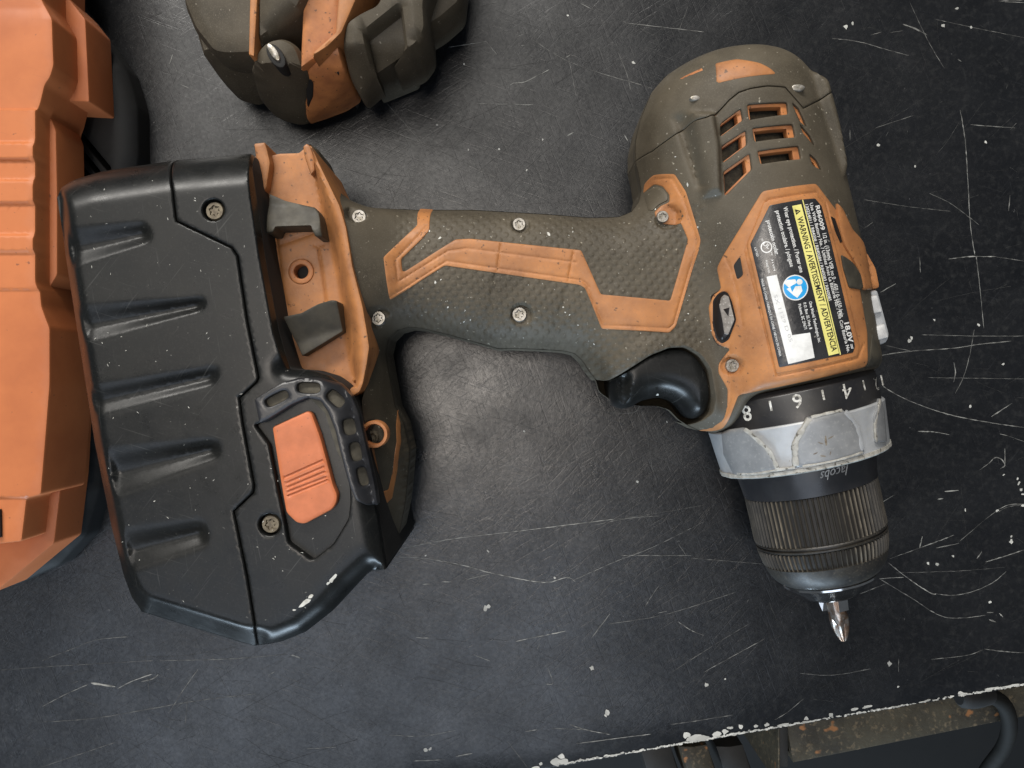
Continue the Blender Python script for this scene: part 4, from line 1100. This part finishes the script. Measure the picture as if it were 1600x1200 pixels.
bseam = [(268,243),(270,300),(275,345),(362,387),(371,400),(386,500),(404,590),(401,597),(374,622),(379,660),(397,758),(396,770),(365,799),(370,822),(386,900),(398,975),(406,1009)]
bs_w = onsurf(np.array(bseam, float), fb_); bs_w[0] = BP((268,243.3)); bs_w[-1] = BP((403,1008.6))
i_ = lambda pts: BP(pts)
rear_poly = np.concatenate([i_([(93,312),(97,292),(112,274),(150,261)]), rounded(np.concatenate([bs_w]), 1.0)[0:0], bs_w, i_([(398,1009),(378,1004),(222,956),(208,932),(196,900),(176,820),(150,690),(130,560),(105,400)])])
GX = np.concatenate([resample(g, .6) for g in [x[2] for x in gro_w]] + [resample(A + (B - A) * q_, .7, False) for A, B, _, _ in gro_w for q_ in (.3, .5, .66, .72, .78, .86, .93, 1.0)])
slab('rear_case', rear_poly, fb_, M['black'], pack, botz=2, bevel=.45, res=1.0, inset=.16, extra=GX, smooth=50)
latch_recess = [(397,664),(420,655),(455,633),(480,622),(500,626),(512,644),(523,672),(531,706),(546,760),(547,786),(544,811),(520,851),(488,876),(450,848),(445,820),(432,756),(420,694)]
front_poly = np.concatenate([bs_w, i_([(410,1008),(443,1001),(480,986),(522,953),(560,912),(578,893),(608,884),(597,815),(584,750),(570,690),(556,630),(541,602),(520,587),(490,578),(457,576),(440,520),(418,400),(398,262),(392,238),(384,233)])])
lr_w = rounded(onsurf(np.array(latch_recess, float), fb_), .8)
BSC = [((333,328), 17), ((421,820), 17)]
bsc_w = [onsurf(np.array(c, float), fb_) for c, r in BSC]
bsc_hole = [np.array([c + 3.0 * np.array([math.cos(a), math.sin(a)]) for a in np.linspace(0, 2 * math.pi, 28, endpoint=False)]) for c in bsc_w]
slab('front_case', front_poly, fb_, M['black'], pack, botz=2, bevel=.45, res=1.0, inset=.16, holes=[lr_w] + bsc_hole, smooth=50)
slab('latch_pocket', rounded(onsurf(np.array(latch_recess, float), fb_), .8) , lambda p: fb_(p) - 2.6, M['black'], pack, depth=3, bevel=0, res=1.5)
bm = screw_mesh('case_screw', 2.6, M['dirty_steel'])
for c in bsc_w:
    place('case_screw', bm, pack, (c[0], c[1], float(fb_(c[None])[0]) - .7), rotz=rng.uniform(0, 3))
arch_out = [(397,624),(418,611),(442,597),(467,590),(500,590),(530,599),(549,619),(561,650),(570,690),(578,725),(586,762),(590,790),(574,790),(556,782),(546,760),(531,706),(523,672),(512,644),(500,626),(480,622),(455,633),(420,655),(405,662)]
def oblong(c, w, h, rot, n=20):
    a = math.radians(rot); out = []
    for k in range(n):
        th = 2 * math.pi * k / n; x = math.copysign(abs(math.cos(th)) ** .6, math.cos(th)) * w / 2; y = math.copysign(abs(math.sin(th)) ** .6, math.sin(th)) * h / 2
        out.append((c[0] + x * math.cos(a) - y * math.sin(a), c[1] + x * math.sin(a) + y * math.cos(a)))
    return out
SL = [((432,623), 38, 15, -27), ((482,606), 36, 17, 2), ((524,623), 30, 19, 42), ((545,667), 20, 26, -12), ((555,706), 18, 30, -12), ((566,745), 16, 30, -14)]
fa = lambda p: np.maximum(fb_(p), 69.5)
arch_w = rounded(onsurf(np.array(arch_out, float), lambda p: fb_(p) + 2), .6)
arch_holes = [onsurf(np.array(oblong(*s)), lambda p: fb_(p) + 2) for s in SL]
slab('latch_guard', arch_w, fb_, M['black_gloss'], pack, depth=5, bevel=.7, res=.8, edge=.7, holes=arch_holes, off=2.2)
slab('guard_floor', rounded(onsurf(np.array([(405,622),(442,600),(470,594),(500,594),(528,603),(546,622),(557,652),(580,765),(560,765),(527,705),(508,645),(480,618),(450,628),(412,648)], float), fb_), .5), fb_, M['dust_pocket'], pack, depth=2, bevel=.1, res=1.5, off=.35)
btn = [(425,667),(481,642),(488,646),(501,682),(512,722),(521,757),(528,774),(526,786),(519,796),(476,819),(463,817),(447,801),(440,762)]
bt_lines = [onsurf(np.array(l, float), fb_) for l in ([(446,746),(504,720)], [(448,755),(506,730)], [(450,762),(507,738)], [(450,769),(509,746)], [(452,775),(512,751)])]
btf = lambda p: fb_(p) - .15
def btz(p):
    z = fb_(p) * 1.0
    for l in bt_lines: z = z - .45 * sstep(.6, .15, line_dist(p, l))
    return z
slab('release_button', rounded(onsurf(np.array(btn, float), fb_), .9), btz, M['orange_button'], pack, depth=4, bevel=.8, res=.8, off=.3, extra=np.concatenate([resample(l, .5, False) + o_ for l in bt_lines for o_ in ((0, 0), (0, .3), (0, -.3), (0, .6), (0, -.6))]))
# worn white paint scrapes on the lower right corner, and nicks
V = []; F = []
for c, rx, ry, a in [((520,904),11,3.6,-.9),((513,911),4,2,-.8),((476,942),13,4.2,-.65),((486,932),5,3,-.6),((460,953),3,1.5,0)]:
    n = 12; b = len(V); ph = rng.uniform(.6, 1.1, n)
    p = [(c[0] + rx * ph[i] * math.cos(2 * math.pi * i / n) * math.cos(a) - ry * ph[i] * math.sin(2 * math.pi * i / n) * math.sin(a), c[1] + rx * ph[i] * math.cos(2 * math.pi * i / n) * math.sin(a) + ry * ph[i] * math.sin(2 * math.pi * i / n) * math.cos(a)) for i in range(n)]
    w = onsurf(np.array(p), fb_); V += [(x, y, z + .12) for (x, y), z in zip(w, fb_(w))]; F.append(tuple(range(b, b + n))[::-1])
for k in range(110):
    c = (rng.uniform(125, 560), rng.uniform(270, 960)); w = onsurf(np.array(c), fb_)
    if sdf(w[None], bat_w)[0] > 1: 
        V0 = len(V); fleck(c, rng.uniform(.5, 2.6), rng.uniform(.3, .6), fb_, .08)
build('paint_scrapes', V, F, M['paint_fleck'], pack, 0, kind='stuff')

# ------------------------------------------------------------------ orange casing at the left edge
case = root('orange_case', 'orange plastic casing with stepped ribs and charcoal base, cut off by the left edge', 'plastic case', (-150, 60, 0))
top_px = [(-260,-200),(62,-200),(62,-4),(66,4),(80,28),(82,100),(76,118),(67,131),(60,160),(55,172),(55,440),(60,455),(62,478),(70,500),(75,512),(75,600),(68,690),(61,774),(36,780),(28,848),(-260,880)]
side_px = [(-262,-202),(112,-202),(112,0),(135,22),(157,50),(163,175),(108,172),(108,275),(95,290),(93,440),(104,470),(117,510),(130,600),(122,740),(110,840),(21,914),(-262,940)]
ctop = P(np.array(top_px, float), 45); cside = P(np.array(side_px, float), 20)
rib_y = lambda y: P(np.stack([np.zeros_like(y), y], -1), 45)[..., 1]
ribs_px = [(222,250), (281,318), (366,394)]
def case_h(p):
    py_ = 600 - p[..., 1] / (S0 * (D - 45) / D)
    z = np.full(p.shape[:-1], 44.0)
    z = z + .9 * sstep(168, 172, py_) * sstep(455, 449, py_)
    for a_, b_ in ribs_px:
        z = z + 1.3 * sstep(a_ - 2, a_ + 5, py_) * sstep(b_ + 2, b_ - 3, py_)
    z = z + .5 * sstep(8, 30, py_) * sstep(150, 60, py_) 
    z = z - .9 * sstep(776, 781, py_)
    return z
ys_ = np.concatenate([np.linspace(a_ - 6, a_ + 8, 8) for a_ in (170, 222, 281, 366, 10)] + [np.linspace(b_ - 5, b_ + 4, 7) for b_ in (250, 318, 394, 452, 779)])
gx = np.array([(x, y) for y in ys_ for x in np.linspace(-60, 74, 18)], float)
slab('upper_shell', rounded(ctop, 1.0), case_h, M['orange_case'], case, botz=18, bevel=.9, res=3.0, edge=1.5, extra=P(gx, 45))
slab('side_wall', rounded(cside, .8), lambda p: np.full(len(p), 30.0) - 0 * p[..., 0], M['orange_case'], case, botz=13, bevel=.6, res=4, edge=2)
slab('side_step', rounded(P(np.array([(40,170),(72,172),(84,190),(90,205),(92,300),(92,430),(80,450),(40,450)], float), 36), .8), lambda p: np.full(len(p), 37.0), M['orange_case'], case, botz=20, bevel=.7, res=4, edge=2)
slab('vent_opening', rounded(P(np.array([(-30,798),(-1,796),(0,840),(-30,845)], float), 44.5), .3), lambda p: np.full(len(p), 44.3), M['void'], case, depth=1, bevel=.1, res=3)
base_px = [(-265,-205),(110,-205),(118,-2),(160,52),(200,108),(212,145),(218,170),(219,245),(210,300),(180,420),(170,600),(160,760),(138,836),(96,882),(25,914),(-265,946)]
bw = rounded(P(np.array(base_px, float), 8), 1.5)
fins = [([(121,197),(175,262)]), ([(121,222),(160,270)]), ([(121,247),(150,282)])]
fin_h = [rounded(P(np.array([(l[0][0], l[0][1]), (l[1][0], l[1][1]), (l[1][0], l[1][1] + 12), (l[0][0], l[0][1] + 13)], float), 12), .3) for l in fins]
slab('base', bw, lambda p: 13 - 5.0 * (1 - prof(np.maximum(sdf(p, bw), 0) / 7.0)), M['base_grey'], case, botz=0, bevel=.4, res=3, edge=1.5, holes=fin_h)
slab('vent_floor', P(np.array([(112,180),(200,180),(200,300),(112,300)], float), 4), lambda p: np.full(len(p), 4.0), M['void'], case, depth=1, bevel=0, res=8)

# ------------------------------------------------------------------ second tool at the top edge
tool = root('power_tool', 'dirty olive and orange power tool end with steel screw, cut off by top edge', 'power tool', (-65, 125, 0))
def block(name, px, z, m, bz=3, bevel=2.0, r=2, tilt=(0, 0), res=2.5, label=None, holes=(), ramp=None):
    c = P(np.array(px, float), z).mean(0)
    if ramp:
        pys = np.linspace(-200, 240, 441); zz = np.interp(pys, ramp[0], ramp[1]); wy = (600 - pys) * S0 * (D - zz) / D
        o_ = np.argsort(wy); wy, zz = wy[o_], zz[o_]
    def f(p):
        if ramp:
            return np.interp(p[..., 1], wy, zz) - (.02 * (p[..., 0] - c[0]) ** 2 if len(ramp) > 2 else 0)
        return z + (p[..., 0] - c[0]) * tilt[0] + (p[..., 1] - c[1]) * tilt[1]
    w = rounded(onsurf(np.array(px, float), f, z), r)
    return slab(name, w, f, M[m], tool, botz=bz, bevel=bevel, res=res, edge=1.2, label=label, holes=[rounded(P(np.array(h, float), z), .6) for h in holes])
block('underside', [(320,-160),(330,20),(380,110),(450,140),(500,120),(600,30),(650,-160)], 16, 'rubber_plain', bz=0)
block('left_cover', [(270,-160),(282,0),(300,44),(330,82),(352,86),(398,84),(440,40),(440,-160)], 42, 'rubber_plain', bz=14, bevel=4, tilt=(.1, .12))
block('lower_cover', [(300,40),(318,88),(342,122),(366,147),(400,160),(450,120),(440,30)], 24, 'rubber_plain', bz=9, bevel=4, ramp=([78, 92, 160], [35, 31, 12]))
block('trim_strip', [(394,-160),(403,-160),(402,0),(397,88),(388,85)], 46, 'orange', bevel=.6, r=.4)
block('end_pod', [(398,68),(413,56),(440,36),(466,14),(480,-20),(500,-160),(402,-160)], 50, 'rubber_plain', bevel=4, r=2.5, tilt=(.1, .35))
block('end_cap', [(399,72),(414,57),(440,52),(462,66),(470,84),(480,112),(478,184),(466,190),(438,180),(414,164),(400,148)], 36, 'rubber_plain', bz=9, bevel=4, r=4, res=1.6, ramp=([50, 100, 116, 190], [47, 43.5, 38, 13], 1))
block('orange_plate', [(472,8),(492,-160),(560,-160),(530,0),(533,28),(528,60),(514,82),(490,92),(468,108)], 45, 'orange_dark', bevel=1.5, r=1, tilt=(.0, .2))
block('orange_end', [(466,106),(490,92),(516,80),(528,60),(540,112),(526,147),(500,172),(478,188)], 30, 'orange_dark', bz=9, bevel=2, r=1.5, ramp=([80, 112, 190], [42, 37, 13]))
block('plate_rib', [(540,-160),(600,-160),(560,-10),(534,50),(512,72),(487,88),(490,80),(524,50)], 47, 'orange', bevel=.8, r=.6)
block('side_block', [(537,30),(560,14),(590,0),(620,-160),(720,-160),(664,0),(667,44),(650,74),(582,119),(574,134),(562,145),(545,120),(533,62)], 43, 'rubber_plain', bz=14, bevel=3.5, r=2, ramp=([0, 70, 135], [49, 45, 31]), holes=[[(573,56),(627,20),(632,74),(582,112)]])
block('recess_floor', [(568,50),(632,12),(640,80),(578,122)], 37, 'rubber_plain', bevel=0, ramp=([0, 70, 135], [42, 38, 26]))
block('slot', [(518,82),(526,78),(534,100),(528,116),(522,108)], 36.5, 'void', bevel=.3, r=.5)
block('far_cover', [(640,-160),(740,-160),(722,0),(690,28),(664,44),(640,30)], 34, 'rubber_plain', bz=14, bevel=4)
block('seam_gap', [(484,122),(489,128),(488,150),(480,166),(478,140)], 30, 'void', bz=9, bevel=.2, r=.4, ramp=([80, 112, 190], [42.5, 37.5, 13.5]))
w = P(np.array((427., 81.)), 46)
th_ = np.linspace(0, 2 * math.pi, 22, endpoint=False)
ud = np.array([.55, -.83]); uv = np.array([.83, .55])
c = np.array([w + 3.3 * math.cos(a) * ud + 1.35 * math.sin(a) * uv for a in th_])
slab('screw_recess', np.array([w + 4.2 * math.cos(a) * ud + 1.0 * ud + 2.2 * math.sin(a) * uv for a in th_]), lambda p: np.full(len(p), 45.3), M['void'], tool, botz=38, bevel=.3, res=1.2)
slab('screw', c, lambda p: np.full(len(p), 46.3), M['steel'], tool, botz=40, bevel=1.1, res=.7)
